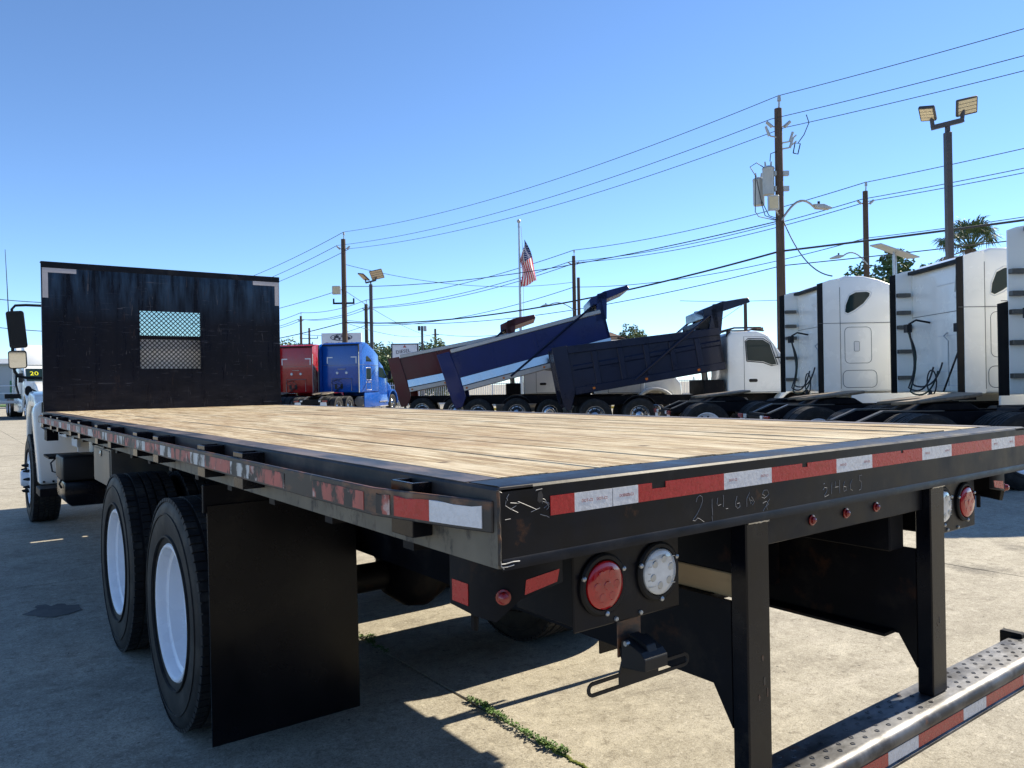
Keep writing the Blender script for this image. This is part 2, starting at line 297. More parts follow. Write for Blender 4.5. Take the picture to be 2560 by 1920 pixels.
def link(name, data, parent=None, mat=None, loc=None, rot=None, scale=None):
    o = bpy.data.objects.new(name, data); COL.objects.link(o)
    if mat and data and not data.materials: data.materials.append(mt(mat) if isinstance(mat, str) else mat)
    if parent: o.parent = parent
    if loc: o.location = loc
    if rot: o.rotation_euler = rot
    if scale: o.scale = scale
    return o
def part(name, mb, mat, parent, bevel=0.0, seg=1, smooth=35, label=None, **k):
    o = link(name, mb.mesh(name, bevel, seg, smooth), parent, mat, **k)
    if label: o['label'] = label
    return o
def tag(o, label=None, cat=None, group=None, kind=None):
    if label: o['label'] = label
    if cat: o['category'] = cat
    if group: o['group'] = group
    if kind: o['kind'] = kind
    return o
def thing(name, label, cat, loc=(0, 0, 0), rz=0, group=None):
    o = link(name, None, loc=loc, rot=(0, 0, rz)); o.empty_display_size = 0.3
    return tag(o, label, cat, group)
def text_mesh(s, size, thick=0.004, align='CENTER', spacing=1.0):
    cu = bpy.data.curves.new('lettering', 'FONT'); cu.body = s; cu.size = size; cu.extrude = thick; cu.align_x = align; cu.space_character = spacing; cu.resolution_u = 2
    o = bpy.data.objects.new('lettering', cu); COL.objects.link(o); dg = bpy.context.evaluated_depsgraph_get(); dg.update()
    me = bpy.data.meshes.new_from_object(o.evaluated_get(dg)); me.materials.clear(); bpy.data.objects.remove(o); bpy.data.curves.remove(cu)
    return me
def at(px, py, dep):
    """point seen at photo pixel (of 2560x1920) at a given distance straight ahead"""
    return CAM + FW * dep + CR * ((px - 1280) / 1940 * dep) - CU * ((py - 960) / 1940 * dep)
def ld(lat, dep, z=0):
    p = CAM + RT * lat + FW * dep; return Vector((p.x, p.y, z))

# ================================================================== setting: the lot
ground = part('ground', MB().add([(-3000, -3000, -0.03), (3000, -3000, -0.03), (3000, 3000, -0.03), (-3000, 3000, -0.03)], [(0, 1, 2, 3)]), 'concrete', None, smooth=0)
tag(ground, kind='structure')
M('joint_dirt', (0.035, 0.03, 0.024), 0.95, 0, 0.4, 30)
XJ = [1.19 + 4.55 * k for k in range(-5, 8)]; YJ = [-9.2 + 7.6 * k for k in range(0, 9)]
part('joint_filler', MB().box(XJ[0], XJ[-1], YJ[0], YJ[-1], -0.028, -0.012), 'joint_dirt', ground, smooth=0)
def slab_mesh(w, l, seed):
    rnd = random.Random(seed); pts = []; g = 0.006
    def run(a, b, n):
        for i in range(n):
            t = i / n; j = rnd.uniform(-0.004, 0.004) if 0 < i else 0
            dx, dy = b[0] - a[0], b[1] - a[1]; L_ = math.hypot(dx, dy)
            pts.append((a[0] + dx * t - dy / L_ * j, a[1] + dy * t + dx / L_ * j))
    c = [(g, g), (w - g, g), (w - g, l - g), (g, l - g)]
    run(c[0], c[1], 8); run(c[1], c[2], 24); run(c[2], c[3], 8); run(c[3], c[0], 24)
    return MB().prism(pts, 'z', -0.026, 0.0).mesh('slab', smooth=0)
slabs = [slab_mesh(4.55, 7.6, i) for i in range(4)]
for m_ in slabs: m_.materials.append(mt('concrete'))
k = 0
for i in range(len(XJ) - 1):
    for j in range(len(YJ) - 1):
        o = link('slab', slabs[(i * 3 + j * 5) % 4], ground, loc=(XJ[i], YJ[j], random.uniform(-0.003, 0.003) if not (i in (5, 6) and j < 3) else 0)); k += 1

M('oil', (0.10, 0.094, 0.085), 0.7, 0, 0.5, 8)
part('oil_stain', MB().prism([(-0.41, 5.105), (-0.375, 5.135), (-0.351, 5.169), (-0.311, 5.21), (-0.322, 5.261), (-0.302, 5.308), (-0.25, 5.299), (-0.226, 5.215), (-0.181, 5.256), (-0.138, 5.226), (-0.136, 5.168), (-0.059, 5.131), (-0.067, 5.067), (-0.061, 4.972), (-0.084, 4.958), (-0.149, 4.905), (-0.2, 4.909), (-0.234, 4.886), (-0.323, 4.961), (-0.339, 5.013)], 'z', 0.0005, 0.002), 'oil', ground, smooth=0)
# ================================================================== wheels (shared meshes; outer face looks to -x)
def tyre_meshes(r=0.52, wd=0.28, lugs=True, n=64):
    h = wd / 2; mb = MB()
    prof = [(0.295, -h * 0.80), (0.31, -h * 0.93), (0.36, -h * 1.02), (r * 0.80, -h * 1.06), (r * 0.90, -h * 1.03), (r * 0.955, -h * 0.965), (r * 0.982, -h * 0.90), (r * 0.98, h * 0.90), (r * 0.955, h * 0.965), (r * 0.90, h * 1.03), (r * 0.80, h * 1.06), (0.36, h * 1.02), (0.31, h * 0.93), (0.295, h * 0.80)]
    mb.lathe(prof, (0, 0, 0), 'x', n, True)
    for rr_, dx in ((0.345, 0.0), (r * 0.86, 0.0)):   # raised sidewall rings
        for s_ in (-1, 1):
            mb.lathe([(rr_ - 0.006, s_ * h * 1.0), (rr_ - 0.004, s_ * h * 1.075), (rr_ + 0.004, s_ * h * 1.075), (rr_ + 0.006, s_ * h * 1.0)], (0, 0, 0), 'x', n)
    tyre = mb.mesh('tyre'); tyre.materials.append(mt('tyre_side'))
    tb = MB()
    if lugs:
        N_ = 76
        for row, (xa, xb) in enumerate(((-0.99, -0.62), (-0.52, -0.20), (-0.12, 0.12), (0.20, 0.52), (0.62, 0.99))):
            for i in range(N_):
                a0 = 2 * math.pi * (i + (0.5 if row % 2 else 0)) / N_; da = 2 * math.pi / N_ * (0.40 if row in (0, 4) else 0.44)
                P = []
                for (rad, x_) in ((r * 0.968, xa), (r * 0.968, xb), (r * (0.995 if row == 0 else 1.0), xb - (0.03 if row == 4 else 0)), (r * (0.995 if row == 4 else 1.0), xa + (0.03 if row == 0 else 0))):
                    for a in (a0 - da, a0 + da): P.append((x_ * h, rad * math.cos(a), rad * math.sin(a)))
                tb.add(P, [(0, 1, 3, 2), (2, 3, 5, 4), (4, 5, 7, 6), (6, 7, 1, 0), (0, 2, 4, 6), (1, 7, 5, 3)])
    else:
        for xa, xb in ((-0.97, -0.55), (-0.47, -0.05), (0.05, 0.47), (0.55, 0.97)):
            tb.lathe([(r * 0.97, xa * h), (r, xa * h + 0.006), (r, xb * h - 0.006), (r * 0.97, xb * h)], (0, 0, 0), 'x', n)
    tread = tb.mesh('tread', smooth=0); tread.materials.append(mt('tread_black'))
    return tyre, tread
def rim_mesh(style, wd=0.28, mat='white_rim', n=48):
    h = wd / 2; mb = MB()
    if style == 'dish':
        mb.lathe([(0.312, -h * 0.93), (0.306, -h * 0.98), (0.296, -h * 0.98), (0.288, -h * 0.90), (0.287, -h * 0.66), (0.270, -h * 0.60), (0.268, -h * 0.12), (0.250, -h * 0.06), (0.247, 0.06), (0.235, 0.075), (0.20, 0.075), (0.135, 0.03), (0.125, 0.0), (0.115, -0.03), (0.06, -0.05), (0.0, -0.055)], (0, 0, 0), 'x', n)
    else:
        mb.lathe([(0.312, -h * 0.93), (0.306, -h * 0.98), (0.296, -h * 0.98), (0.290, -h * 0.90), (0.272, -h * 0.55), (0.266, -h * 0.45), (0.255, -h * 0.50), (0.205, -h * 0.95), (0.165, -h * 1.05), (0.150, -h * 1.05), (0.10, -h * 1.05), (0.095, -h * 1.45), (0.08, -h * 1.6), (0.0, -h * 1.62)], (0, 0, 0), 'x', n)
    m = mb.mesh('rim', smooth=40); m.materials.append(mt(mat)); return m
def holes_mesh(style, wd=0.28, cnt=10):
    h = wd / 2; mb = MB()
    for i in range(cnt):
        a = 2 * math.pi * i / cnt; c, s_ = math.cos(a), math.sin(a)
        if style == 'dish':
            mb.cyl((0.0735, 0.212 * c, 0.212 * s_), (0.085, 0.212 * c, 0.212 * s_), 0.022, n=8)
            mb.cyl((0.0, 0.155 * c, 0.155 * s_), (0.04, 0.155 * c, 0.155 * s_), 0.014, n=6)
        else:
            mb.cyl((-h * 0.78, 0.232 * c, 0.232 * s_), (-h * 0.6, 0.232 * c, 0.232 * s_), 0.026, n=8)
            mb.cyl((-h * 1.2, 0.155 * c, 0.155 * s_), (-h * 0.9, 0.155 * c, 0.155 * s_), 0.015, n=6)
    m = mb.mesh('hub_nuts', smooth=0); m.materials.append(mt('dark_plastic')); return m
T_NEAR = tyre_meshes(0.52, 0.28, True, 72); T_FAR = tyre_meshes(0.52, 0.28, False, 36)
RIMS = {('dish', 'w'): rim_mesh('dish'), ('steer', 'w'): rim_mesh('steer'), ('dish', 'a'): rim_mesh('dish', mat='polished'), ('steer', 'a'): rim_mesh('steer', mat='polished')}
HOLES = {'dish': holes_mesh('dish'), 'steer': holes_mesh('steer')}
def wheel(parent, p, rz, style='dish', col='w', near=False, rim=True, scale=None, name='tyre'):
    ty, tr = T_NEAR if near else T_FAR
    t = link(name, ty, parent, loc=p, rot=(0, 0, rz)); link('tread', tr, t)
    if rim:
        r_ = link('rim', RIMS[(style, col)], t); 
        if not (near and style == 'steer'): link('hub_nuts', HOLES[style], t)
    if scale: t.scale = scale
    return t

# ================================================================== the flatbed truck in the foreground
WB = 2.48; LB = 7.90; ZD = 1.33
T = thing('flatbed_truck', 'black steel flatbed truck with worn wooden deck and tall headboard, white cab, in the foreground', 'truck')
# deck planks
NP = 16; x0 = 0.095; pw = (WB - 0.19) / NP
for i in range(NP):
    a = i * pw; l0 = 0.125 + random.uniform(0, 0.012); l1 = LB - 0.05
    mb = MB(); wj = 0.0004 + random.random() * 0.0010
    n = 26; tops = []
    # slightly wavy worn plank with rounded long edges
    ph = random.random() * 9
    sec = [(-pw / 2 + wj, -0.035), (-pw / 2 + wj, -0.003), (-pw / 2 + wj + 0.0025, 0.0), (pw / 2 - wj - 0.0025, 0.0), (pw / 2 - wj, -0.003), (pw / 2 - wj, -0.035)]
    P = []
    for j in range(n + 1):
        y = l0 + (l1 - l0) * j / n; dz = 0.0022 * noise.noise((y * 1.3, ph, i)) - 0.001
        dx = 0.0014 * noise.noise((y * 2.1, ph + 3, i))
        yy = y + (random.uniform(-0.006, 0.004) if j == 0 else 0)
        P += [(sx + dx, yy, sz + dz) for sx, sz in sec]
    F = [(j * 6 + q, j * 6 + (q + 1) % 6, (j + 1) * 6 + (q + 1) % 6, (j + 1) * 6 + q) for j in range(n) for q in range(6)] + [(5, 4, 3, 2, 1, 0), tuple(range(n * 6, n * 6 + 6))]
    mb.add(P, F); part('plank', mb, 'deck_wood', T, loc=(x0 + a + pw / 2, 0, ZD + 0.002 + random.uniform(-0.002, 0.002)), smooth=30)
# side channels
for sgn, xe in ((1, 0.0), (-1, WB)):
    poly = [(0, 1.175), (0, 1.325), (0.006, 1.33), (0.088, 1.33), (0.088, 1.322), (0.009, 1.322), (0.009, 1.183), (0.06, 1.183), (0.06, 1.175)]
    part('side_channel', MB().prism([(xe + sgn * a, b) for a, b in poly], 'y', 0.0, LB - 0.02), 'dusty_channel', T, smooth=20)
M('edge_rust', (0.115, 0.088, 0.074), 0.5, 0, 0.45, 9, st=(1, 0.3, 1), dirt=((0.02, 0.02, 0.022), 0.46, 0.60, 6, (1, 0.4, 1)))
for xe, sgn in ((0.0, 1), (WB, -1)): part('deck_edge_plate', MB().box(min(xe + sgn * 0.005, xe + sgn * 0.088), max(xe + sgn * 0.005, xe + sgn * 0.088), 0.118, LB - 0.06, 1.3302, 1.3318), 'edge_rust', T)
# rub rails, stake pockets
POC = [0.29, 1.36, 1.80, 2.55, 3.00, 3.72, 4.17, 4.90, 5.35, 6.10, 6.55, 7.20]
def rail_poly(sgn, xe): 
    pts = [(-0.004, 0.012), (-0.03, 0.10), (-0.085, 0.36), (-0.085, 7.45), (-0.03, 7.78)]
    th = 0.010; out = [(xe + sgn * a, b) for a, b in pts]; inn = [(xe + sgn * (a + th), b) for a, b in pts][::-1]
    return out + inn
for sgn, xe in ((1, 0.0), (-1, WB)):
    rail = part('rub_rail', MB().prism(rail_poly(sgn, xe), 'z', 1.243, 1.305), 'rub_rail', T, bevel=0.002, smooth=20)
    for y in POC:
        mb = MB()
        dp = 0.073 if y > 0.35 else 0.050
        U_ = [(-0.001, -0.048), (-dp, -0.048), (-dp, 0.048), (-0.001, 0.048), (-0.001, 0.040), (-dp + 0.008, 0.040), (-dp + 0.008, -0.040), (-0.001, -0.040)]
        mb.prism([(xe + sgn * a_, y + b_) for a_, b_ in U_], 'z', 1.205, 1.322)
        part('stake_pocket', mb, 'black_gloss', T, bevel=0.0015, smooth=20)
    if sgn == 1:
        y = 0.40; red = True; i = 0
        while y < 7.40:
            ln = 0.30 if red else 0.20; y1 = min(y + ln, 7.43)
            if not (0.55 < y < 0.85) :
                part('reflective_tape', MB().box(-0.0868, -0.0851, y + 0.002, y1 - 0.002, 1.250, 1.292), 'tape_red_old' if red else 'tape_white_old', rail, smooth=0)
            y = y1; red = not red; i += 1
        # newer pieces on the slanted rear end of the rail
        def slant(y0, y1, mat):
            f = lambda y: -0.004 + (-0.03 + 0.004) * (y - 0.012) / 0.088 if y < 0.10 else -0.03 - 0.055 * (y - 0.10) / 0.26
            n = 6; P = []
            for q in range(n + 1):
                y_ = y0 + (y1 - y0) * q / n; x_ = f(y_)
                for dx in (-0.0022, -0.0004):
                    P += [(x_ + dx, y_, 1.250), (x_ + dx, y_, 1.294 - (0.004 * random.random() if 0 < q < n else 0))]
            F = []
            for q in range(n):
                b = q * 4; F += [(b, b + 4, b + 5, b + 1), (b + 2, b + 3, b + 7, b + 6), (b + 1, b + 5, b + 7, b + 3), (b, b + 2, b + 6, b + 4)]
            F += [(0, 1, 3, 2), (n * 4, n * 4 + 2, n * 4 + 3, n * 4 + 1)]
            part('reflective_tape', MB().add(P, F), mat, rail, smooth=0)
        slant(0.035, 0.175, 'tape_white'); slant(0.176, 0.285, 'tape_red'); slant(0.30, 0.345, 'tape_red_old')
# rear sill
sill = part('rear_sill', MB().prism([(0.0, 1.172), (0.0, 1.326), (0.004, 1.331), (0.012, 1.333), (0.112, 1.3315), (0.112, 1.322), (0.010, 1.322), (0.010, 1.200), (0.06, 1.196), (0.06, 1.172)], 'x', 0.0095, WB - 0.0095), 'black_steel', T, smooth=30)
part('sill_flange', MB().prism([(-0.0025, 1.170), (-0.0025, 1.188), (-0.0004, 1.192), (-0.0004, 1.170)], 'x', 0.010, WB - 0.010), 'black_steel', sill)
part('deck_gap_plate', MB().box(0.09, WB - 0.09, 0.108, 0.135, 1.27, 1.300), 'dark_frame', sill)
xs = [0.131, 0.195, 0.381, 0.677, 0.869, 1.171, 1.362, 1.665, 1.866, 2.174, 2.372, 2.475]
def tape_seg(a, b, red, cut=None):
    z0, z1 = 1.2635, 1.3025
    mb = MB()
    if cut: mb.box(a, cut[0], -0.002, -0.0004, z0, z1); mb.box(cut[0], cut[1], -0.002, -0.0004, z0, cut[2]); mb.box(cut[1], b, -0.002, -0.0004, z0, z1)
    else: mb.box(a, b, -0.002, -0.0004, z0, z1)
    t = part('reflective_tape', mb, 'tape_red' if red else 'tape_white', sill, smooth=0)
    if not red:
        for xx in (a + 0.035, b - 0.03):
            me = text_mesh('DOT-C2', 0.0085, 0.0001); me.materials.append(mt('ink_red')); link('lettering', me, t, loc=(xx, -0.0023, z0 + 0.018), rot=(R(90), 0, 0))
for i in range(11):
    cut = {2: (0.425, 0.470, 1.289), 4: (1.005, 1.03, 1.292), 6: (1.53, 1.545, 1.295)}.get(i)
    if i == 1: tape_seg(xs[1], 0.302, False); tape_seg(0.304, xs[2], False)
    else: tape_seg(xs[i], xs[i + 1], i % 2 == 0, cut)
def strokes(name, lines, mat, parent, y=-0.0004, r=0.0006):
    mb = MB()
    for ln in lines:
        p = [(a, y, b) for a, b in ln]; mb.tube(p, r, 4)
    o_ = part(name, mb, mat, parent, smooth=0); o_['kind'] = 'stuff'; return o_
strokes('chalk_writing', [
    [(.575, 1.244), (.579, 1.254), (.588, 1.259), (.597, 1.254), (.598, 1.244), (.590, 1.230), (.578, 1.216), (.566, 1.206), (.562, 1.202), (.570, 1.200), (.580, 1.206), (.592, 1.200), (.602, 1.194)],
    [(.633, 1.246), (.632, 1.228), (.634, 1.206)], [(.632, 1.204), (.6325, 1.192)],
    [(.654, 1.246), (.651, 1.232), (.655, 1.227), (.666, 1.229)], [(.675, 1.251), (.676, 1.236), (.674, 1.222)], [(.684, 1.216), (.692, 1.216)],
    [(.728, 1.243), (.722, 1.230), (.722, 1.218), (.730, 1.212), (.739, 1.216), (.738, 1.225), (.728, 1.224)],
    [(.778, 1.247), (.766, 1.232), (.766, 1.212)], [(.776, 1.234), (.782, 1.218), (.790, 1.224), (.780, 1.228)], [(.785, 1.236), (.797, 1.222), (.788, 1.214)],
    [(.840, 1.232), (.830, 1.238), (.838, 1.247), (.852, 1.246), (.858, 1.236), (.848, 1.230), (.838, 1.226), (.828, 1.230)], [(.832, 1.214), (.846, 1.218), (.856, 1.210), (.842, 1.204), (.832, 1.194)], [(.86, 1.222), (.846, 1.208), (.85, 1.196)]], 'chalk', sill)
strokes('chalk_writing', [
    [(1.108, 1.238), (1.114, 1.240)], [(1.104, 1.222), (1.112, 1.228), (1.124, 1.226), (1.122, 1.216), (1.110, 1.206), (1.112, 1.202), (1.132, 1.206)], [(1.148, 1.238), (1.146, 1.206)],
    [(1.166, 1.240), (1.164, 1.224), (1.182, 1.224)], [(1.187, 1.242), (1.187, 1.206)], [(1.214, 1.236), (1.206, 1.222), (1.210, 1.208), (1.221, 1.210), (1.220, 1.220), (1.208, 1.222)],
    [(1.254, 1.238), (1.243, 1.226), (1.243, 1.212), (1.254, 1.206)], [(1.306, 1.246), (1.292, 1.246), (1.293, 1.232), (1.304, 1.226), (1.300, 1.206), (1.290, 1.204)], [(1.318, 1.29), (1.328, 1.28), (1.318, 1.274)]], 'chalk', sill, r=0.0006)
rs = random.Random(3); ln = []
for q in range(12):
    a = rs.uniform(0.004, 0.12); b = rs.uniform(1.266, 1.327); pts = [(a, b)]
    for s_ in range(rs.randint(1, 3)): a += rs.uniform(-0.016, 0.02); b += rs.uniform(-0.010, 0.006); pts.append((min(max(a, 0.001), 0.128), min(max(b, 1.26), 1.328)))
    ln.append(pts)
ln += [[(0.050, 1.300), (0.066, 1.293), (0.088, 1.283), (0.096, 1.279)], [(0.105, 1.302), (0.118, 1.297), (0.124, 1.288), (0.128, 1.281), (0.122, 1.276)]]
strokes('paint_scrapes', ln, 'paint_scrape', sill, y=-0.0002, r=0.0006)
strokes('weld_bead', [[(0.003 + rs.uniform(-.002, .002), 1.326 - 0.012 * q) for q in range(13)]], 'rub_rail', sill, y=-0.001, r=0.0035)
strokes('paint_scrapes', [[(0.006, 1.184), (0.016, 1.1835), (0.034, 1.185), (0.050, 1.184)], [(0.008, 1.178), (0.020, 1.177), (0.036, 1.1785)], [(0.004, 1.19), (0.006, 1.18), (0.012, 1.174)]], 'paint_scrape', sill, y=-0.0027, r=0.0012)
part('rust_spot', MB().prism([(0.098, 1.296), (0.103, 1.292), (0.112, 1.294), (0.113, 1.306), (0.108, 1.316), (0.100, 1.312)], 'y', -0.0008, 0.0005), 'rub_rail', sill)
# centre light bar with three marker lamps
lb = part('light_bar', MB().box(0.866, 1.727, 0.030, 0.038, 1.095, 1.176), 'black_steel', T, bevel=0.002)
for xx in (1.095, 1.268, 1.435):
    part('marker_lamp', MB().lathe([(0.015, 0), (0.015, -0.003), (0.0105, -0.004), (0.0095, -0.009), (0.006, -0.012), (0, -0.013)], (xx, 0.0295, 1.136), 'y', 16), 'marker_lens', lb)
# rear posts, frame rails, gussets
for xa in (0.770, 1.731):
    xb = xa + 0.094
    p = part('support_post', MB().box(xa, xb, 0.006, 0.057, 0.487, 1.1695), 'black_gloss', T, bevel=0.0035, smooth=25)
    mb = MB(); mb.tube([(xa + 0.004 + 0.086 * q / 10, 0.004 + 0.001 * rs.random(), 1.168 + 0.003 * rs.random()) for q in range(11)], 0.005, 6); part('weld_bead', mb, 'steel', p)
    for q in range(4 if xa < 1 else 2):
        cx, cz = xa + 0.05 + rs.uniform(-.02, .03), rs.uniform(0.70, 0.86); w_, h_ = rs.uniform(.003, .006), rs.uniform(.008, .016)
        part('rust_spot', MB().prism([(cx + w_ * math.cos(t) * rs.uniform(.7, 1.1), cz + h_ * math.sin(t) * rs.uniform(.7, 1.1)) for t in [k_ * 0.785 for k_ in range(8)]], 'y', 0.0052, 0.0062), 'rub_rail', p, smooth=0)
    xm = xa + 0.012 if xa < 1 else xa + 0.074
    side = 1 if xa < 1 else -1
    x_out = 0.792 if xa < 1 else 1.698
for xo, sg in ((0.795, 1), (1.705, -1)):
    wx, zb_ = (0.776, 0.735) if sg > 0 else (1.737, 0.668)
    part('frame_rail', MB().prism([(0.0580, zb_ - 0.10), (0.0580, 0.962), (10.4, 0.962), (10.4, zb_), (0.118, zb_)], 'x', wx - 0.005, wx + 0.005).box(min(wx + sg * 0.006, wx + sg * 0.075), max(wx + sg * 0.006, wx + sg * 0.075), 0.13, 10.4, zb_, zb_ + 0.010).box(min(wx + sg * 0.006, wx + sg * 0.075), max(wx + sg * 0.006, wx + sg * 0.075), 0.13, 10.4, 0.952, 0.962), 'dark_frame', T, smooth=20)
    if sg > 0: part('timber_spacer', MB().box(min(xo, xo + sg * .08), max(xo, xo + sg * .08), 0.060, 7.7, 0.9630, 1.026), 'new_lumber', T, bevel=0.003)
    part('bed_runner', MB().box(min(xo, xo + sg * .09), max(xo, xo + sg * .09), 0.060 if sg > 0 else 0.082, 7.8, 1.0265 if sg > 0 else 0.9645, 1.150), 'dark_frame', T, bevel=0.004)
mb = None
for i in range(17):
    y = 0.35 + i * 0.455
    part('crossmember', MB().box(0.012, WB - 0.012, y, y + 0.05, 1.152, 1.285), 'dark_frame', T)
for i, (y, z0, z1) in enumerate(((0.55, 0.76, 0.94), (3.2, 0.70, 0.94), (5.6, 0.76, 0.94))):
    part('frame_crossmember', MB().box(0.806, 1.694, y, y + 0.08, z0, z1), 'dark_frame', T)
# lamp plates
def lamp(parent, cx, y, cz, mat, clear=False):
    g = part('lamp_grommet', MB().lathe([(0.071, 0), (0.071, -0.006), (0.066, -0.010), (0.058, -0.010), (0.056, -0.006), (0.056, 0.0)], (cx, y, cz), 'y', 40), 'rubber', parent)
    l_ = part('reverse_lamp' if clear else 'stop_lamp', MB().lathe([(0.0555, -0.003), (0.0545, -0.012), (0.050, -0.0155), (0.030, -0.0175), (0.0, -0.018)], (cx, y, cz), 'y', 40), mat, parent)
    mbb = MB()
    if clear:
        for a in range(6):
            t = a * math.pi / 3 + 0.3; mbb.cyl((cx + 0.031 * math.cos(t), y - 0.0165, cz + 0.031 * math.sin(t)), (cx + 0.031 * math.cos(t), y - 0.0185, cz + 0.031 * math.sin(t)), 0.010, 0.008, 10)
        for q in range(5): mbb.box(cx - 0.046, cx + 0.046, y - 0.0168, y - 0.0158, cz - 0.032 + q * 0.016, cz - 0.030 + q * 0.016)
        part('lamp_diodes', mbb, 'galv', l_)
    else:
        for a in range(6):
            t = a * math.pi / 3; mbb.cyl((cx + 0.029 * math.cos(t), y - 0.0165, cz + 0.029 * math.sin(t)), (cx + 0.029 * math.cos(t), y - 0.0183, cz + 0.029 * math.sin(t)), 0.011, 0.009, 12)
        mbb.cyl((cx, y - 0.0175, cz), (cx, y - 0.0195, cz), 0.011, 0.009, 12); part('lamp_diodes', mbb, 'red_lens', l_)
    for t in (R(25), R(160), R(275)):
        part('screw', MB().lathe([(0.0062, -0.008), (0.0058, -0.012), (0.003, -0.0145), (0, -0.015)], (cx + 0.0665 * math.cos(t), y, cz + 0.0665 * math.sin(t)), 'y', 10), 'galv', g)
YL = 0.085
for cx, s_ in ((0.435, 1), (WB - 0.435 + 0.02, -1)):
    pl = part('lamp_plate', MB().box(cx - 0.173, cx + 0.173, YL, YL + 0.006, 0.975, 1.1715), 'black_steel', T, bevel=0.003)
    part('lamp_box', MB().box(cx - 0.168, cx + 0.150, YL + 0.0065, YL + 0.22, 0.985, 1.160), 'dark_frame', pl, bevel=0.004)
    lamp(pl, cx - s_ * 0.087, YL - 0.0005, 1.072, 'red_lens'); lamp(pl, cx + s_ * 0.093, YL - 0.0005, 1.074, 'clear_lens', True)
    for dx in (-0.045, 0.035): part('screw', MB().lathe([(0.006, 0), (0.005, -0.004), (0, -0.005)], (cx + dx, YL - 0.0005, 0.985), 'y', 8), 'galv', pl)
# licence bracket with its lamp
lbk = part('licence_hanger', MB().box(0.402, 0.478, YL + 0.007, YL + 0.011, 0.89, 0.984), 'rub_rail', T, bevel=0.001)
mb = MB()
zc = 0.838; t_ = 0.0035
def slotarm(xa, xb):
    mb.box(xa, xb, YL + 0.0015, YL + 0.0055, zc + 0.009, zc + 0.017); mb.box(xa, xb, YL + 0.0015, YL + 0.0055, zc - 0.017, zc - 0.009)
slotarm(0.318, 0.400); slotarm(0.530, 0.624)
for cx, d in ((0.318, -1), (0.624, 1)):
    o_ = [(cx + d * 0.017 * math.cos(a), zc + 0.017 * math.sin(a)) for a in [R(q) for q in range(-90, 91, 18)]]; i_ = [(cx + d * 0.009 * math.cos(a), zc + 0.009 * math.sin(a)) for a in [R(q) for q in range(90, -91, -18)]]
    mb.prism(o_ + i_, 'y', YL + 0.0015, YL + 0.0055)
mb.prism([(0.400, zc - 0.017), (0.530, zc - 0.017), (0.530, zc + 0.017), (0.492, zc + 0.030), (0.478, zc + 0.075), (0.404, zc + 0.075), (0.410, zc + 0.045), (0.400, zc + 0.017)], 'y', YL + 0.0015, YL + 0.0055)
part('licence_bracket', mb, 'dark_plastic', lbk, smooth=30)
part('licence_lamp', MB().prism([(YL - 0.075, 0.878), (YL + 0.000, 0.868), (YL + 0.000, 0.930), (YL - 0.010, 0.936), (YL - 0.062, 0.918), (YL - 0.075, 0.905)], 'x', 0.405, 0.480), 'dark_plastic', lbk, bevel=0.0015, smooth=20)
part('licence_lamp_ridge', MB().prism([(YL - 0.066, 0.912), (YL - 0.004, 0.930), (YL - 0.004, 0.944), (YL - 0.058, 0.930)], 'x', 0.428, 0.458), 'dark_plastic', lbk, bevel=0.0015, smooth=20)
part('screw', MB().cyl((0.398, YL - 0.02, 0.93), (0.409, YL - 0.02, 0.93), 0.006, n=8), 'galv', lbk)
# corner brackets with marker lamps and red tape
for s_, xe in ((1, 0.0), (-1, WB + 0.02)):
    X = lambda a: xe + s_ * a
    th = 0.008; path = [(0.030, 0.225), (0.030, 0.125), (0.046, 0.075), (0.090, 0.050), (0.200, 0.048)]; zb = [1.056, 1.050, 1.046, 1.090, 1.108]
    P = []
    for (a, b), z in zip(path, zb): P += [(X(a), b, z), (X(a), b, 1.1715), (X(a + th), b + th, z), (X(a + th), b + th, 1.1715)]
    F = []
    for q in range(4):
        b = q * 4; F += [(b, b + 1, b + 5, b + 4), (b + 2, b + 6, b + 7, b + 3), (b + 1, b + 3, b + 7, b + 5), (b, b + 4, b + 6, b + 2)]
    F += [(0, 2, 3, 1), (16, 17, 19, 18)]
    cb = part('corner_bracket', MB().add(P, F), 'dark_frame', T, smooth=60)
    part('reflective_tape', MB().box(min(X(0.0285), X(0.0297)), max(X(0.0285), X(0.0297)), 0.152, 0.214, 1.066, 1.112), 'tape_red', cb)
    part('reflective_tape', MB().add([(X(0.100), 0.0486, 1.098), (X(0.185), 0.0467, 1.112), (X(0.192), 0.0467, 1.138), (X(0.104), 0.0486, 1.128)], [(0, 1, 2, 3)]), 'tape_red', cb, smooth=0)
    part('marker_lamp', MB().lathe([(0.016, 0), (0.016, -0.004), (0.012, -0.005), (0.011, -0.015), (0.006, -0.019), (0, -0.02)], (0, 0, 0), 'y', 16), 'marker_lens', cb, loc=(X(0.058), 0.066, 1.098), rot=(0, 0, -s_ * R(32)))
    part('bracket_bolt', MB().cyl((X(0.05), 0.16, 1.01), (X(0.05), 0.16, 1.06), 0.008, n=8), 'dark_frame', cb)
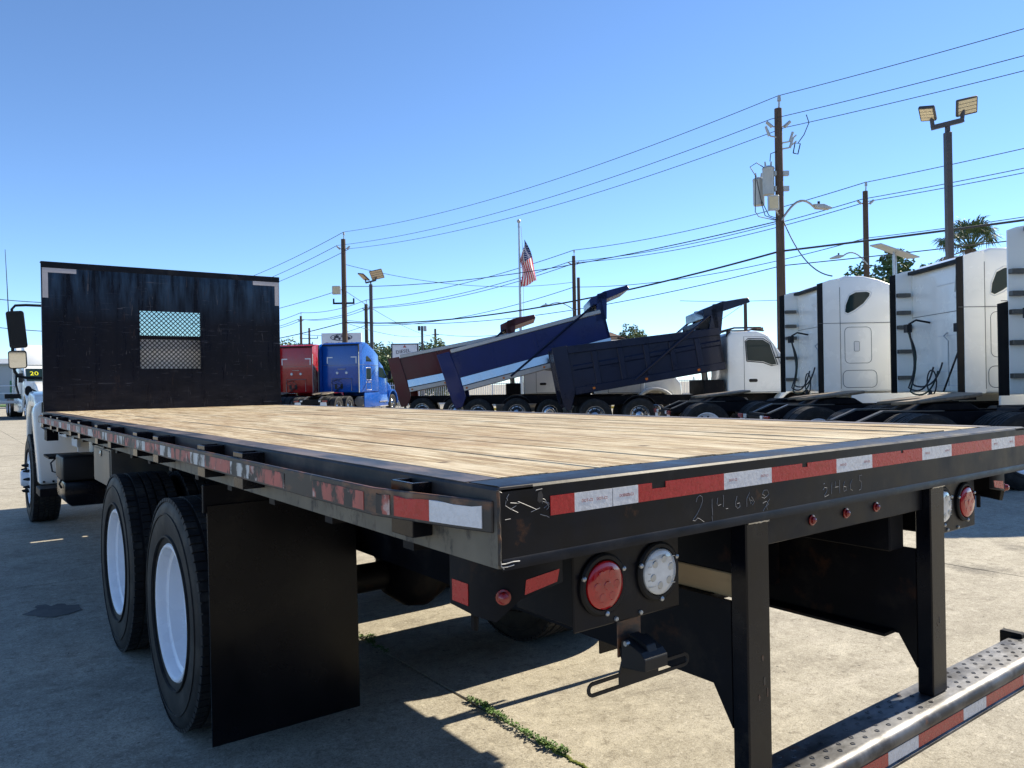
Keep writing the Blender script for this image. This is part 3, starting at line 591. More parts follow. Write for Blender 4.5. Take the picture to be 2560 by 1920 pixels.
# rear step bumper
st = part('step_bumper', MB().prism([(0.100, 0.486), (-0.020, 0.486), (-0.036, 0.482), (-0.046, 0.472), (-0.049, 0.458), (-0.046, 0.446), (-0.040, 0.440), (-0.040, 0.398), (-0.046, 0.394), (-0.046, 0.386), (-0.020, 0.386), (-0.030, 0.470), (0.092, 0.478), (0.092, 0.42), (0.100, 0.42)], 'x', -0.10, WB + 0.12), 'step_steel', T, smooth=40)
mb = MB()
for i in range(40):
    xx = -0.06 + i * 0.066
    if 0.755 < xx < 0.88 or 1.715 < xx < 1.84: continue
    for q, yy in enumerate((0.080, 0.056, 0.020, -0.004)):
        cx = xx + (0.033 if q % 2 else 0); mb.lathe([(0.0078, 0.0), (0.0068, 0.002), (0.0050, 0.002), (0.0045, 0.0006), (0, 0.0006)], (cx, yy, 0.486), 'z', 8)
o = part('grip_buttons', mb, 'step_steel', st); o['kind'] = 'stuff'
xx = 0.42; red = True
xx = 0.32
for ln_, red in ((0.20, 0), (0.30, 1), (0.20, 0), (0.33, 1), (0.18, 0), (0.30, 1), (0.17, 0), (0.31, 1), (0.19, 0)):
    part('reflective_tape', MB().box(xx, xx + ln_ - 0.001, -0.0415, -0.0402, 0.400, 0.438), 'tape_red' if red else 'tape_white', st, smooth=0); xx += ln_
part('step_end_bracket', MB().box(WB + 0.09, WB + 0.13, 0.06, 0.14, 0.40, 0.505), 'dark_frame', st, bevel=0.004)
# mud flaps
for (xa, xb, y, zb_) in ((-0.005, 0.628, 1.985, 0.115), (WB - 0.61, WB + 0.01, 1.765, 0.13)):
    prof = [(y - 0.018 * math.sin((1.06 - z) / 0.95 * 1.9) - 0.02 * max(0, (0.35 - z)) ** 1.2, z) for z in [zb_ + (1.065 - zb_) * q / 12 for q in range(13)]]
    fl = part('mud_flap', MB().prism(prof + [(a + 0.009, b) for a, b in prof[::-1]], 'x', xa, xb), 'rubber_flap', T, smooth=50)
    part('flap_bracket', MB().box(xa - 0.012, xb + 0.20, y + 0.010, y + 0.03, 1.035, 1.150), 'dark_frame', fl, bevel=0.003)
# wheels and axles
for y in (2.569, 3.905):
    for xo, rz in ((0.12, 0), (WB - 0.12, math.pi)):
        s_ = 1 if rz == 0 else -1
        wheel(T, (xo, y, 0.515), rz, 'dish', 'w', True); wheel(T, (xo + s_ * 0.335, y, 0.515), rz, 'dish', 'w', True, rim=False)
    ax = part('drive_axle', MB().cyl((0.2, y, 0.515), (WB - 0.2, y, 0.515), 0.075, n=16).lathe([(0.0, -0.20), (0.12, -0.17), (0.20, -0.06), (0.215, 0.03), (0.17, 0.13), (0.10, 0.20), (0.0, 0.22)], (WB / 2, y, 0.53), 'x', 24), 'dark_frame', T, smooth=50)
    part('differential_nose', MB().cyl((WB / 2, y, 0.55), (WB / 2, y + 0.42, 0.60), 0.15, 0.07, 16), 'dark_frame', ax)
    for xx in (0.50, WB - 0.70): part('brake_chamber', MB().cyl((xx, y - 0.28, 0.60), (xx + 0.2, y - 0.20, 0.60), 0.085, n=16), 'dark_frame', ax, bevel=0.01)
for xo in (0.74, WB - 0.74):
    mb = MB()
    for q in range(7): 
        hl = 0.95 - q * 0.10; mb.box(xo - 0.04, xo + 0.04, 3.235 - hl, 3.235 + hl, 0.64 - q * 0.014, 0.651 - q * 0.014)
    part('leaf_spring', mb, 'dark_frame', T)
    part('spring_hanger', MB().prism([(2.95, 0.76), (3.52, 0.76), (3.33, 0.50), (3.14, 0.50)], 'x', xo - 0.05, xo + 0.05), 'dark_frame', T, bevel=0.01)
part('drive_shaft', MB().cyl((WB / 2, 4.3, 0.60), (WB / 2, 8.2, 0.75), 0.055, n=14), 'dark_frame', T)
for xo, rz in ((0.145, 0), (WB - 0.145, math.pi)):
    t = wheel(T, (xo, 9.62, 0.515), rz, 'steer', 'w', True)
    nm_ = MB().cyl((-0.135, 0, 0), (-0.165, 0, 0), 0.020, 0.018, 8).cyl((-0.165, 0, 0), (-0.210, 0, 0), 0.019, 0.008, 8).mesh('nut_cover'); nm_.materials.append(mt('dark_plastic'))
    for i in range(10): a = 2 * math.pi * i / 10; link('nut_cover', nm_, t, loc=(0, 0.158 * math.cos(a), 0.158 * math.sin(a)))
part('front_axle', MB().box(0.3, WB - 0.3, 9.57, 9.67, 0.44, 0.55), 'dark_frame', T, bevel=0.02)
# boxes and tanks under the bed, left side
tb = part('tool_box', MB().box(0.045, 0.60, 4.41, 5.08, 0.895, 1.150), 'grey_box', T, bevel=0.004)
part('box_lid', MB().box(0.040, 0.0445, 4.435, 5.055, 0.915, 1.135), 'grey_box', tb, bevel=0.002)
part('box_latch', MB().lathe([(0.022, 0), (0.022, -0.006), (0.010, -0.008), (0, -0.014)], (0.039, 4.74, 1.105), 'x', 14), 'steel', tb)
tk = part('fuel_tank', MB().prism([(0.045, 0.60), (0.055, 0.54), (0.10, 0.495), (0.62, 0.495), (0.68, 0.53), (0.70, 0.60), (0.70, 0.72), (0.045, 0.72)], 'y', 6.75, 7.30), 'black_gloss', T, bevel=0.02, seg=2)
bb = part('battery_box', MB().box(0.035, 0.66, 6.78, 7.28, 0.722, 0.945), 'dark_plastic', T, bevel=0.025, seg=2)
part('box_latch', MB().tube([(0.034, 6.84, 0.74), (0.015, 6.84, 0.70), (0.034, 6.84, 0.66)], 0.010, 6), 'dark_plastic', bb)
part('step_grille', MB().box(-0.005, 0.30, 7.42, 7.88, 0.885, 0.900), 'dark_frame', bb)
for q in range(5): part('grille_bar', MB().box(-0.008, 0.30, 7.44 + q * 0.10, 7.46 + q * 0.10, 0.9005, 0.908), 'dark_plastic', bb)
part('air_line', MB().tube([(0.06, 7.5, 0.885), (0.02, 7.52, 0.84), (0.03, 7.5, 0.76), (0.07, 7.5, 0.74), (0.10, 7.5, 0.80)], 0.008, 6), 'wire', bb)
part('air_reservoir', MB().cyl((0.07, 7.55, 0.82), (0.20, 7.55, 0.82), 0.045, n=12), 'blue_paint', bb)
part('exhaust_stack', MB().tube([(0.42, 7.62, 0.7), (0.42, 7.62, 1.15)], 0.055, 14), 'alloy_dull', T)
# headboard with mesh window
HX0, HX1, HZ1 = 0.0, 2.44, 2.852; WX0, WX1, WZ0, WZ1 = 0.905, 1.528, 1.765, 2.388
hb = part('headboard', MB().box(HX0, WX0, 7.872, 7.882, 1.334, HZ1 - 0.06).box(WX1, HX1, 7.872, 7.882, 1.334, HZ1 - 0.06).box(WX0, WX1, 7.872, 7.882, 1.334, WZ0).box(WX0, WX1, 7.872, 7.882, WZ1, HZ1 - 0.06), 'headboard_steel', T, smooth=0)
part('top_channel', MB().prism([(7.868, HZ1 - 0.062), (7.868, HZ1), (7.96, HZ1), (7.96, HZ1 - 0.01), (7.884, HZ1 - 0.01), (7.884, HZ1 - 0.062)], 'x', HX0 - 0.004, HX1 + 0.004), 'black_steel', hb, bevel=0.002)
for xa in (HX0 + 0.003, HX1 - 0.063, 0.60, 1.78): part('board_upright', MB().box(xa, xa + 0.06, 7.8825, 7.955, 1.20, HZ1 - 0.012), 'dark_frame', hb)
mb = MB(); p_ = 0.0485; 
def bars(sg):
    c = -1.2
    while c < 1.4:
        # line x - WX0 = t, z - WZ0 = sg*t + c
        t0, t1 = 0.0, WX1 - WX0; zlo, zhi = 0.0, WZ1 - WZ0; pts = []
        for t in (t0, t1):
            z = sg * t + c
            if zlo <= z <= zhi: pts.append((t, z))
        for z in (zlo, zhi):
            t = (z - c) / sg
            if t0 < t < t1: pts.append((t, z))
        if len(pts) >= 2:
            (a, b), (c2, d) = pts[0], pts[-1]
            if math.hypot(a - c2, b - d) > 0.01:
                L_ = math.hypot(c2 - a, d - b); nx, nz = -(d - b) / L_ * 0.0044, (c2 - a) / L_ * 0.0044
                q = [(WX0 + a + nx, WZ0 + b + nz), (WX0 + a - nx, WZ0 + b - nz), (WX0 + c2 - nx, WZ0 + d - nz), (WX0 + c2 + nx, WZ0 + d + nz)]
                y0 = 7.8745 if sg > 0 else 7.8772; mb.prism(q, 'y', y0, y0 + 0.0025)
        c += p_
bars(1); bars(-1)
part('mesh_screen', mb, 'black_steel', hb, smooth=0)
for (xa, xb, za, zb_) in ((0.008, 0.312, 2.742, 2.788), (0.008, 0.058, 2.485, 2.741), (2.128, 2.434, 2.742, 2.788), (2.385, 2.434, 2.51, 2.741)):
    part('reflective_tape', MB().box(xa, xb, 7.8695, 7.8715, za, zb_), 'tape_board', hb, smooth=0)
part('front_beam', MB().box(0.0, WB, 7.885, 7.98, 1.18, 1.326), 'black_steel', T)
part('deck_edge_strip', MB().box(0.06, WB - 0.06, 7.852, 7.8715, 1.31, 1.3345), 'rub_rail', T)
part('corner_hook', MB().tube([(-0.03, 7.70, 1.24), (-0.035, 7.70, 1.19), (-0.005, 7.70, 1.165), (0.02, 7.70, 1.185), (0.02, 7.70, 1.21)], 0.012, 8), 'steel', T)
part('corner_box', MB().box(0.0, 0.10, 7.62, 7.84, 1.05, 1.172), 'dark_frame', T, bevel=0.004)
# cab
cabY0, cabY1 = 8.06, 9.95; CX0, CX1 = 0.22, 2.26
mb = MB()
mb.box(CX0, CX1, cabY0, cabY0 + 0.04, 1.05, 2.12).box(CX0, CX1, cabY0, cabY0 + 0.04, 2.62, 2.72).box(CX0, 0.48, cabY0, cabY0 + 0.04, 2.12, 2.62).box(2.0, CX1, cabY0, cabY0 + 0.04, 2.12, 2.62)
mb.box(CX0, CX0 + 0.05, cabY0 + 0.04, cabY1, 1.05, 1.95).box(CX1 - 0.05, CX1, cabY0 + 0.04, cabY1, 1.05, 1.95)
for xa in (CX0, CX1 - 0.05): mb.box(xa, xa + 0.05, cabY0 + 0.04, cabY0 + 0.35, 1.95, 2.72); mb.prism([(9.52, 2.62), (9.60, 2.62), (10.12, 1.95), (9.95, 1.95)], 'x', xa, xa + 0.05); mb.box(xa, xa + 0.05, cabY0 + 0.35, 9.56, 2.62, 2.72)
mb.prism([(cabY0, 2.72), (cabY0 + 0.05, 2.80), (9.2, 2.84), (9.5, 2.78), (9.62, 2.64), (9.52, 2.62), (9.45, 2.70), (cabY0 + 0.1, 2.72)], 'x', CX0, CX1)
mb.box(CX0 + 0.05, CX1 - 0.05, cabY0 + 0.04, cabY1, 1.05, 1.12)
cab = part('cab_shell', mb, 'white_paint', T, smooth=30)
part('rear_window', MB().box(0.482, 1.998, cabY0 + 0.015, cabY0 + 0.02, 2.122, 2.618), 'cab_glass', cab, smooth=0)
part('window_gasket', MB().box(0.46, 2.02, cabY0 - 0.006, cabY0 - 0.0005, 2.095, 2.135).box(0.46, 2.02, cabY0 - 0.006, cabY0 - 0.0005, 2.605, 2.64), 'rubber', cab)
part('windscreen', MB().add([(CX0 + 0.05, 9.555, 2.62), (CX1 - 0.05, 9.555, 2.62), (CX1 - 0.05, 10.06, 1.95), (CX0 + 0.05, 10.06, 1.95)], [(0, 1, 2, 3)]), 'cab_glass', cab, smooth=0)
for xa in (CX0 + 0.02, CX1 - 0.025): part('door_glass', MB().prism([(cabY0 + 0.35, 1.95), (cabY0 + 0.35, 2.62), (9.56, 2.62), (10.05, 1.95)], 'x', xa, xa + 0.005), 'cab_glass', cab, smooth=0)
part('dashboard', MB().box(CX0 + 0.06, CX1 - 0.06, 9.6, 9.96, 1.60, 1.94), 'seat_cloth', cab)
for xa in (0.42, 1.45): part('seat', MB().box(xa, xa + 0.55, 8.75, 9.25, 1.13, 1.45).box(xa, xa + 0.55, 8.55, 8.74, 1.13, 2.02), 'seat_cloth', cab, bevel=0.05, seg=2)
part('hood', MB().prism([(9.965, 1.05), (9.965, 1.94), (10.45, 1.86), (10.72, 1.70), (10.80, 1.40), (10.80, 0.75), (10.2, 0.75), (10.15, 1.05)], 'x', 0.42, CX1 - 0.20), 'white_paint', T, bevel=0.05, seg=3)
part('front_bumper', MB().box(0.12, WB - 0.12, 10.70, 10.92, 0.45, 0.74), 'white_paint', T, bevel=0.03, seg=2)
for xa, xb in ((0.045, 0.42), (WB - 0.42, WB - 0.045)):
    fd = part('front_fender', MB().prism([(9.02, 1.28), (9.10, 1.40), (9.40, 1.50), (9.9, 1.54), (10.2, 1.47), (10.36, 1.30), (10.40, 0.95), (10.30, 0.95), (10.22, 1.22), (9.9, 1.37), (9.4, 1.35), (9.12, 1.24)], 'x', xa, xb), 'white_paint', T, bevel=0.025, seg=3)
    part('fender_flare', MB().prism([(9.62 + 0.60 * math.cos(a), 0.54 + 0.60 * math.sin(a)) for a in [R(q) for q in range(10, 170, 10)]] + [(9.62 + 0.68 * math.cos(a), 0.54 + 0.70 * math.sin(a)) for a in [R(q) for q in range(160, 9, -10)]], 'x', xa + 0.03, xb - 0.03), 'rubber', fd)
sk = part('cab_skirt', MB().prism([(0.028, 0.515), (0.006, 0.9), (-0.020, 1.30), (-0.005, 1.37), (0.05, 1.42), (0.48, 1.62), (0.48, 0.515)], 'y', 8.70, 8.93), 'white_paint', T, bevel=0.03, seg=3)
for xx in (0.07, 0.16): part('skirt_bolt', MB().cyl((xx, 8.690, 0.545), (xx, 8.699, 0.545), 0.012, n=8), 'dark_plastic', sk)
part('fender_strap', MB().box(0.06, 0.09, 8.68, 8.698, 1.30, 1.42), 'rubber', sk, bevel=0.004)
part('grey_panel', MB().box(0.30, 0.34, 7.95, 8.35, 0.95, 1.25).box(0.34, 1.2, 8.2, 8.24, 0.72, 1.28), 'white_plastic', T, bevel=0.004)
part('cab_step', MB().box(-0.005, 0.48, 8.30, 8.695, 0.425, 0.510), 'dark_frame', T, bevel=0.006)
part('skirt_far', MB().box(CX1 - 0.3, CX1 + 0.1, 8.62, 8.95, 0.51, 1.6), 'white_paint', T, bevel=0.03)
# mirrors on the driver's side
MY = 9.80
arm = part('mirror_arm', MB().tube([(0.30, MY, 2.585), (0.02, MY, 2.585), (-0.09, MY, 2.575), (-0.125, MY, 2.53), (-0.13, MY, 2.30)], 0.016, 10).tube([(0.30, MY, 1.700), (0.02, MY, 1.705), (-0.07, MY, 1.725), (-0.105, MY, 1.78), (-0.12, MY, 1.86), (-0.13, MY, 2.30)], 0.018, 10), 'dark_plastic', T)
def mir(name, cx, cz, w_, h_, tilt):
    def rr(a, b, r_, n=5):
        out = []
        for sx, sz, a0 in ((1, 1, 0), (-1, 1, 90), (-1, -1, 180), (1, -1, 270)):
            for q in range(n + 1):
                t = R(a0 + 90 * q / n); out.append((sx * (a - r_) + r_ * math.cos(t), sz * (b - r_) + r_ * math.sin(t)))
        return out
    ob = part(name, MB().prism(rr(w_ / 2, h_ / 2, 0.03), 'y', 0.0, 0.09), 'dark_plastic', arm, bevel=0.012, seg=2, loc=(cx, MY - 0.03, cz), rot=(R(3), R(tilt), R(-6)))
    part('mirror_glass', MB().prism(rr(w_ / 2 - 0.011, h_ / 2 - 0.011, 0.024), 'y', -0.003, 0.0045), 'mirror_glass', arm, loc=(cx, MY - 0.03, cz), rot=(R(3), R(tilt), R(-6)), smooth=0)
mir('mirror_housing', -0.082, 2.285, 0.185, 0.445, -5); mir('mirror_housing', -0.078, 1.925, 0.190, 0.215, -2)
part('mirror_bracket', MB().tube([(-0.09, MY, 1.74), (-0.10, MY - 0.05, 1.62), (-0.08, MY - 0.1, 1.52)], 0.012, 6).box(-0.22, -0.06, MY - 0.15, MY - 0.08, 1.46, 1.515), 'dark_plastic', arm)
hm = part('hood_mirror', MB().tube([(0.36, 10.1, 1.34), (0.20, 10.15, 1.50), (0.08, 10.2, 1.58)], 0.012, 6).prism([(0.06 + 0.04 * math.cos(R(q)), 1.55 + 0.065 * math.sin(R(q))) for q in range(0, 360, 30)], 'y', 10.15, 10.20), 'dark_plastic', T, bevel=0.01)
part('antenna', MB().tube([(-0.155, MY, 2.34), (-0.168, MY, 2.8), (-0.182, MY, 3.24)], [0.007, 0.005, 0.003], 6), 'dark_plastic', T)

# ================================================================== road tractors
HEAD = -YAW                                       # trucks in the row point to the camera's right
M('hose_green', (0.006, 0.035, 0.022), 0.5)
def rrect(x0, x1, z0, z1, r, n=4):
    out = []
    for cx, cz, a0 in ((x1 - r, z1 - r, 0), (x0 + r, z1 - r, 90), (x0 + r, z0 + r, 180), (x1 - r, z0 + r, 270)):
        for q in range(n + 1): t = R(a0 + 90 * q / n); out.append((cx + r * math.cos(t), cz + r * math.sin(t)))
    return out
def outline(poly, y, r=0.006):
    pts = [(a, y, b) for a, b in poly]; return MB().tube(pts + [pts[0]], r, 4)
def tractor(label, loc, rz, paint, trim='rubber', style='white', rim='w', group=None, extra=0.0):
    t = thing('road_tractor', label, 'truck', loc, rz, group)
    # chassis
    for s in (-1, 1):
        part('frame_rail', MB().prism([(-3.15, 0.80), (-3.15, 0.88), (-2.78, 1.03), (5.6, 1.03), (5.6, 0.80)], 'y', s * 0.43 - 0.04, s * 0.43 + 0.04), 'dark_frame', t, bevel=0.006)
        part('trailer_ramp', MB().prism([(-3.12, 0.885), (-2.76, 1.036), (-1.9, 1.036), (-1.9, 1.05), (-2.76, 1.06), (-3.14, 0.90)], 'y', s * 0.43 - 0.05, s * 0.43 + 0.05), 'grey_box', t)
    part('tail_crossmember', MB().box(-3.22, -3.16, -0.46, 0.46, 0.66, 0.90), 'dark_frame', t, bevel=0.01)
    tl = part('lamp_bar', MB().box(-3.26, -3.225, -0.95, 0.95, 0.80, 0.84), 'dark_frame', t)
    for s in (-1, 1):
        part('tail_lamp', MB().box(-3.30, -3.262, s * 0.80 - 0.13, s * 0.80 + 0.13, 0.77, 0.86), 'marker_lens', tl, bevel=0.006)
        part('clear_lamp', MB().box(-3.298, -3.262, s * 0.52 - 0.06, s * 0.52 + 0.06, 0.78, 0.86), 'clear_lens', tl, bevel=0.006)
        part('quarter_flap', MB().prism([(s * 0.72 - 0.22, 0.40), (s * 0.72 + 0.22, 0.40), (s * 0.72 + 0.16, 0.765), (s * 0.72 - 0.16, 0.765)], 'x', -3.27, -3.262), 'white_plastic', tl)
    fw_ = part('fifth_wheel', MB().prism([(-2.15, 0.46), (-2.35, 0.40), (-2.55, 0.22), (-2.0, 0.05), (-2.0, -0.05), (-2.55, -0.22), (-2.35, -0.40), (-2.15, -0.46), (-1.5, -0.46), (-1.25, -0.30), (-1.25, 0.30), (-1.5, 0.46)], 'z', -0.025, 0.025), 'fifth_plate', t, bevel=0.012, loc=(0.0, 0, 1.20))
    fw_.rotation_euler = (0, R(-5.5), 0); fw_.location.z = 1.385
    part('fifth_wheel_stand', MB().prism([(-2.3, 1.035), (-1.3, 1.035), (-1.5, 1.16), (-2.0, 1.16)], 'y', -0.40, 0.40), 'dark_frame', t, bevel=0.02)
    for xa in (-2.5, -1.2):
        for s, r_ in ((-1, R(90)), (1, R(-90))):
            wheel(t, (xa, s * 1.08, 0.515), r_, 'dish', rim); wheel(t, (xa, s * 0.75, 0.515), r_, 'dish', rim, rim=False)
        part('drive_axle', MB().cyl((xa, -0.7, 0.52), (xa, 0.7, 0.52), 0.09, n=10).lathe([(0, -.2), (.2, -.05), (.2, .05), (0, .2)], (xa, 0, 0.53), 'y', 14), 'dark_frame', t)
    for s, r_ in ((-1, R(90)), (1, R(-90))): wheel(t, (4.95, s * 1.03, 0.515), r_, 'steer', rim)
    part('air_tank', MB().cyl((-0.6, -0.25, 0.93), (-0.6, 0.25, 0.93), 0.14, n=14), 'dark_frame', t)
    part('deck_plate', MB().box(-0.55, 0.40, -0.50, 0.50, 1.036, 1.075), 'dark_frame', t, bevel=0.005)
    # sleeper
    up = extra if style == 'white' else 0.22
    prof = [(0.42, 1.22), (0.42, 3.71 + up), (0.60, 3.80 + up), (1.0, 3.80 + up), (1.35, 3.72 + up), (1.65, 3.60 + up), (2.2, 3.40 + up), (2.75, 3.22 + up * 0.5), (2.75, 1.22)]
    sl_ = part('sleeper', MB().prism(prof, 'y', -1.20, 1.20), paint, t, bevel=0.06, seg=3)
    for s in (-1, 1):
        ex = part('side_extender', MB().prism([(0.10, 1.22), (0.10, 3.66 + up), (0.25, 3.71 + up), (0.43, 3.74 + up), (0.47, 3.74 + up), (0.47, 1.22)], 'y', s * 1.205 - 0.016, s * 1.205 + 0.016), paint, t, bevel=0.006)
        part('rubber_edge', MB().prism(([(-0.02, 1.20), (-0.02, 3.63 + up), (0.098, 3.66 + up), (0.098, 1.20)] if not extra else [(-0.07, 1.20), (-0.07, 2.70), (0.098, 2.74), (0.098, 1.20)]), 'y', s * 1.205 - 0.012, s * 1.205 + 0.012), trim, ex)
        part('belt_seam', MB().box(0.0, 2.70, s * 1.2235 - 0.002, s * 1.2235 + 0.002, 2.745, 2.757), 'seam', ex)
        part('panel_seam', MB().box(0.478, 0.488, s * 1.2035 - 0.002, s * 1.2035 + 0.002, 1.30, 3.55), 'seam', sl_)
    part('roof_trim', MB().box(0.30, 0.416, -1.10, 1.10, 3.62 + up, 3.69 + up), 'rubber', sl_, bevel=0.01)
    part('belt_seam', MB().box(0.414, 0.4185, -1.15, 1.15, 2.745, 2.757), 'seam', sl_)
    for s in (-1, 1):
        y = s * 1.2025
        if style == 'white':
            part('side_window', MB().prism([(0.60, 3.00), (0.62, 3.16), (0.70, 3.36), (0.84, 3.43), (1.08, 3.44), (1.15, 3.41), (1.14, 3.35), (1.0, 3.18), (0.80, 3.04), (0.66, 2.97)], 'y', y - 0.005, y + 0.005), 'dark_glass', sl_, bevel=0.002)
            part('window_frame', outline([(0.58, 2.98), (0.60, 3.18), (0.69, 3.39), (0.83, 3.46), (1.09, 3.47), (1.19, 3.42), (1.17, 3.34), (1.02, 3.16), (0.82, 3.01), (0.65, 2.94)], y, 0.008), 'white_plastic', sl_)
            part('hatch_seam', outline(rrect(0.58, 1.17, 1.86, 2.66, 0.10), y, 0.005), 'seam', sl_); part('hatch_seam', outline(rrect(0.53, 1.28, 1.32, 1.70, 0.11), y, 0.006), 'seam', sl_)
            part('hatch_handle', MB().prism(rrect(0.79, 0.90, 2.13, 2.34, 0.03), 'y', y - 0.004, y + 0.004), 'white_plastic', sl_, bevel=0.002); part('hatch_seam', outline(rrect(0.785, 0.905, 2.125, 2.345, 0.03), y, 0.004), 'seam', sl_)
        else:
            part('side_window', MB().prism([(1.0, 2.95), (1.0, 3.2), (1.15, 3.28), (1.7, 3.05), (1.75, 2.95)], 'y', y - 0.005, y + 0.005), 'dark_glass', sl_)
            part('side_window', MB().prism(rrect(1.05, 1.62, 1.95, 2.55, 0.05), 'y', y - 0.005, y + 0.005), 'dark_glass', sl_); part('window_frame', outline(rrect(1.0, 1.67, 1.90, 2.60, 0.06), y, 0.016), 'alloy_dull', sl_)
            part('hatch_seam', outline(rrect(1.0, 1.70, 1.34, 1.78, 0.06), y, 0.014), 'alloy_dull', sl_)
            part('extender_trim', MB().box(-0.03, 0.03, s * 1.2225 - 0.004, s * 1.2225 + 0.004, 1.22, 3.45), 'grey_metal', sl_)
    # rear wall fittings
    if style == 'white':
        for z, wy in ((3.22, 0.34), (2.86, 0.28), (2.56, 0.28), (2.06, 0.28), (1.52, 0.30)):
            part('extender_stay', MB().box(0.10, 0.36, 1.08, 1.185, z - 0.04, z + 0.04), 'grey_box', sl_, bevel=0.006)
        part('hose_arm', MB().tube([(0.40, 0.45, 2.60), (0.16, 0.52, 2.66), (0.04, 0.58, 2.58)], 0.022, 6).box(-0.02, 0.08, 0.52, 0.66, 2.42, 2.58), 'dark_plastic', sl_)
        for k_ in range(3):
            y0 = 0.52 + 0.06 * k_; low = (1.30, 1.22, 1.38)[k_]; pts = []
            for q in range(25):
                a = q / 24
                if a < 0.55: tt = a / 0.55; pts.append((0.03 + 0.10 * math.sin(tt * 3) + 0.02 * k_, y0 - 0.10 * tt * (k_ - 1) + 0.03 * math.sin(tt * 7 + k_), 2.45 - (2.45 - low) * tt))
                else: tt = (a - 0.55) / 0.45; pts.append((0.06 + 0.30 * tt, y0 - 0.10 * (k_ - 1) - (0.34 + 0.12 * k_) * math.sin(tt * 1.57), low - 0.10 * math.sin(tt * 3.14) + 0.42 * tt * tt))
            part('air_hose', MB().tube(pts, 0.017, 6), ('wire', 'hose_green', 'wire')[k_], sl_)
        part('hose_loop', MB().tube([(0.28, 0.20 + 0.17 * math.cos(q * 0.35), 1.42 + 0.24 * math.sin(q * 0.35)) for q in range(19)], 0.014, 5), 'wire', sl_)
        part('hose_bundle', MB().tube([(0.30, 0.30, 1.24), (0.20, 0.10, 1.15), (0.05, -0.05, 1.12), (-0.20, -0.10, 1.09)], 0.035, 6), 'wire', sl_)
        for z in (1.35, 1.62, 2.30, 3.28): part('wall_rib', MB().box(0.411, 0.4185, -1.05, 0.20, z, z + 0.018), 'white_plastic', sl_)
        part('lower_step', MB().box(0.10, 0.40, -1.05, -0.45, 1.10, 1.16), 'dark_frame', sl_, bevel=0.006)
        part('grab_rail', MB().tube([(0.40, -0.15, 2.36), (0.33, -0.15, 2.30), (0.33, -0.30, 2.20), (0.33, -0.30, 1.35)], 0.014, 6), 'grey_metal', sl_)
        part('wall_bracket', MB().tube([(0.40, -0.9, 3.42), (0.36, -0.55, 3.42), (0.36, -0.50, 3.10)], 0.012, 6), 'grey_metal', sl_)
        part('wall_socket', MB().box(0.36, 0.418, -0.55, -0.42, 2.36, 2.52).box(0.36, 0.418, -0.85, -0.78, 2.36, 2.50), 'dark_plastic', sl_, bevel=0.006)
        part('wall_port', MB().lathe([(0.05, 0), (0.05, 0.03), (0.03, 0.03), (0.03, 0.0)], (0.385, -0.75, 1.72), 'x', 12), 'dark_plastic', sl_)
        part('load_bar', MB().tube([(0.30, -1.05, 2.52), (0.20, -0.35, 1.25)], 0.018, 6), 'dark_plastic', sl_) if 'second' in label else None
        part('stiffening_rib', MB().box(0.408, 0.4185, -1.0, -0.4, 2.0, 2.02).box(0.408, 0.4185, -1.0, -0.4, 3.0, 3.02), 'white_plastic', sl_)
    else:
        for s in (-1, 1):
            part('corner_tape', MB().box(0.412, 0.4185, min(s * 0.55, s * 0.90), max(s * 0.55, s * 0.90), 3.16, 3.22).box(0.412, 0.4185, min(s * 0.84, s * 0.90), max(s * 0.84, s * 0.90), 2.84, 3.16), 'tape_white', sl_)
            part('work_lamp', MB().lathe([(0.075, 0), (0.075, -0.03), (0.05, -0.04), (0, -0.045)], (0.418, s * 0.28, 2.32), 'x', 14), 'clear_lens', sl_)
        part('grab_rail', MB().tube([(0.41, 0.22, 2.56), (0.36, 0.22, 2.53), (0.36, -0.22, 2.53), (0.41, -0.22, 2.56)], 0.016, 6), 'alloy_dull', sl_)
        part('grab_rail', MB().tube([(0.36, 0.60, 1.30), (0.36, 0.60, 2.0), (0.36, -0.60, 2.0), (0.36, -0.60, 1.30)], 0.016, 6), 'alloy_dull', sl_)
        for yy in (0.3, -0.05): part('vent_panel', MB().box(0.408, 0.4185, yy, yy + 0.14, 1.42, 1.70), 'dark_plastic', sl_)
        for q in range(3): part('air_hose', MB().tube([(0.38, 0.3 - 0.12 * q, 1.95)] + [(0.25 - 0.1 * math.sin(a * 0.6), 0.3 - 0.12 * q + 0.22 * math.sin(a * 0.9 + q), 1.95 - 0.09 * a) for a in range(1, 9)], 0.014, 5), 'wire', sl_)
    # cab and nose
    part('cab', MB().prism([(2.752, 0.95), (2.752, 3.24), (3.25, 2.95), (3.70, 2.72), (4.36, 2.02), (4.36, 0.95)], 'y', -1.10, 1.10), paint, t, bevel=0.07, seg=3)
    part('windscreen', MB().add([(3.735, -0.98, 2.71), (3.735, 0.98, 2.71), (4.375, 1.02, 2.03), (4.375, -1.02, 2.03)], [(0, 1, 2, 3)]), 'dark_glass', t, smooth=0)
    for s in (-1, 1):
        y = s * 1.103
        part('door_window', MB().prism([(3.0, 2.08), (3.0, 2.60), (3.1, 2.66), (3.62, 2.60), (4.15, 2.05), (3.9, 2.0)], 'y', y - 0.005, y + 0.005), 'dark_glass', t, bevel=0.002)
        part('door_seam', outline([(2.92, 1.02), (2.92, 2.70), (3.66, 2.66), (4.25, 2.04), (4.28, 1.02)], y, 0.008), 'seam', t)
        part('mirror', MB().box(4.22, 4.32, s * 1.28 - 0.10, s * 1.28 + 0.10, 1.95, 2.45).tube([(4.15, s * 1.08, 2.1), (4.27, s * 1.25, 2.1)], 0.025, 6), 'dark_plastic', t, bevel=0.02)
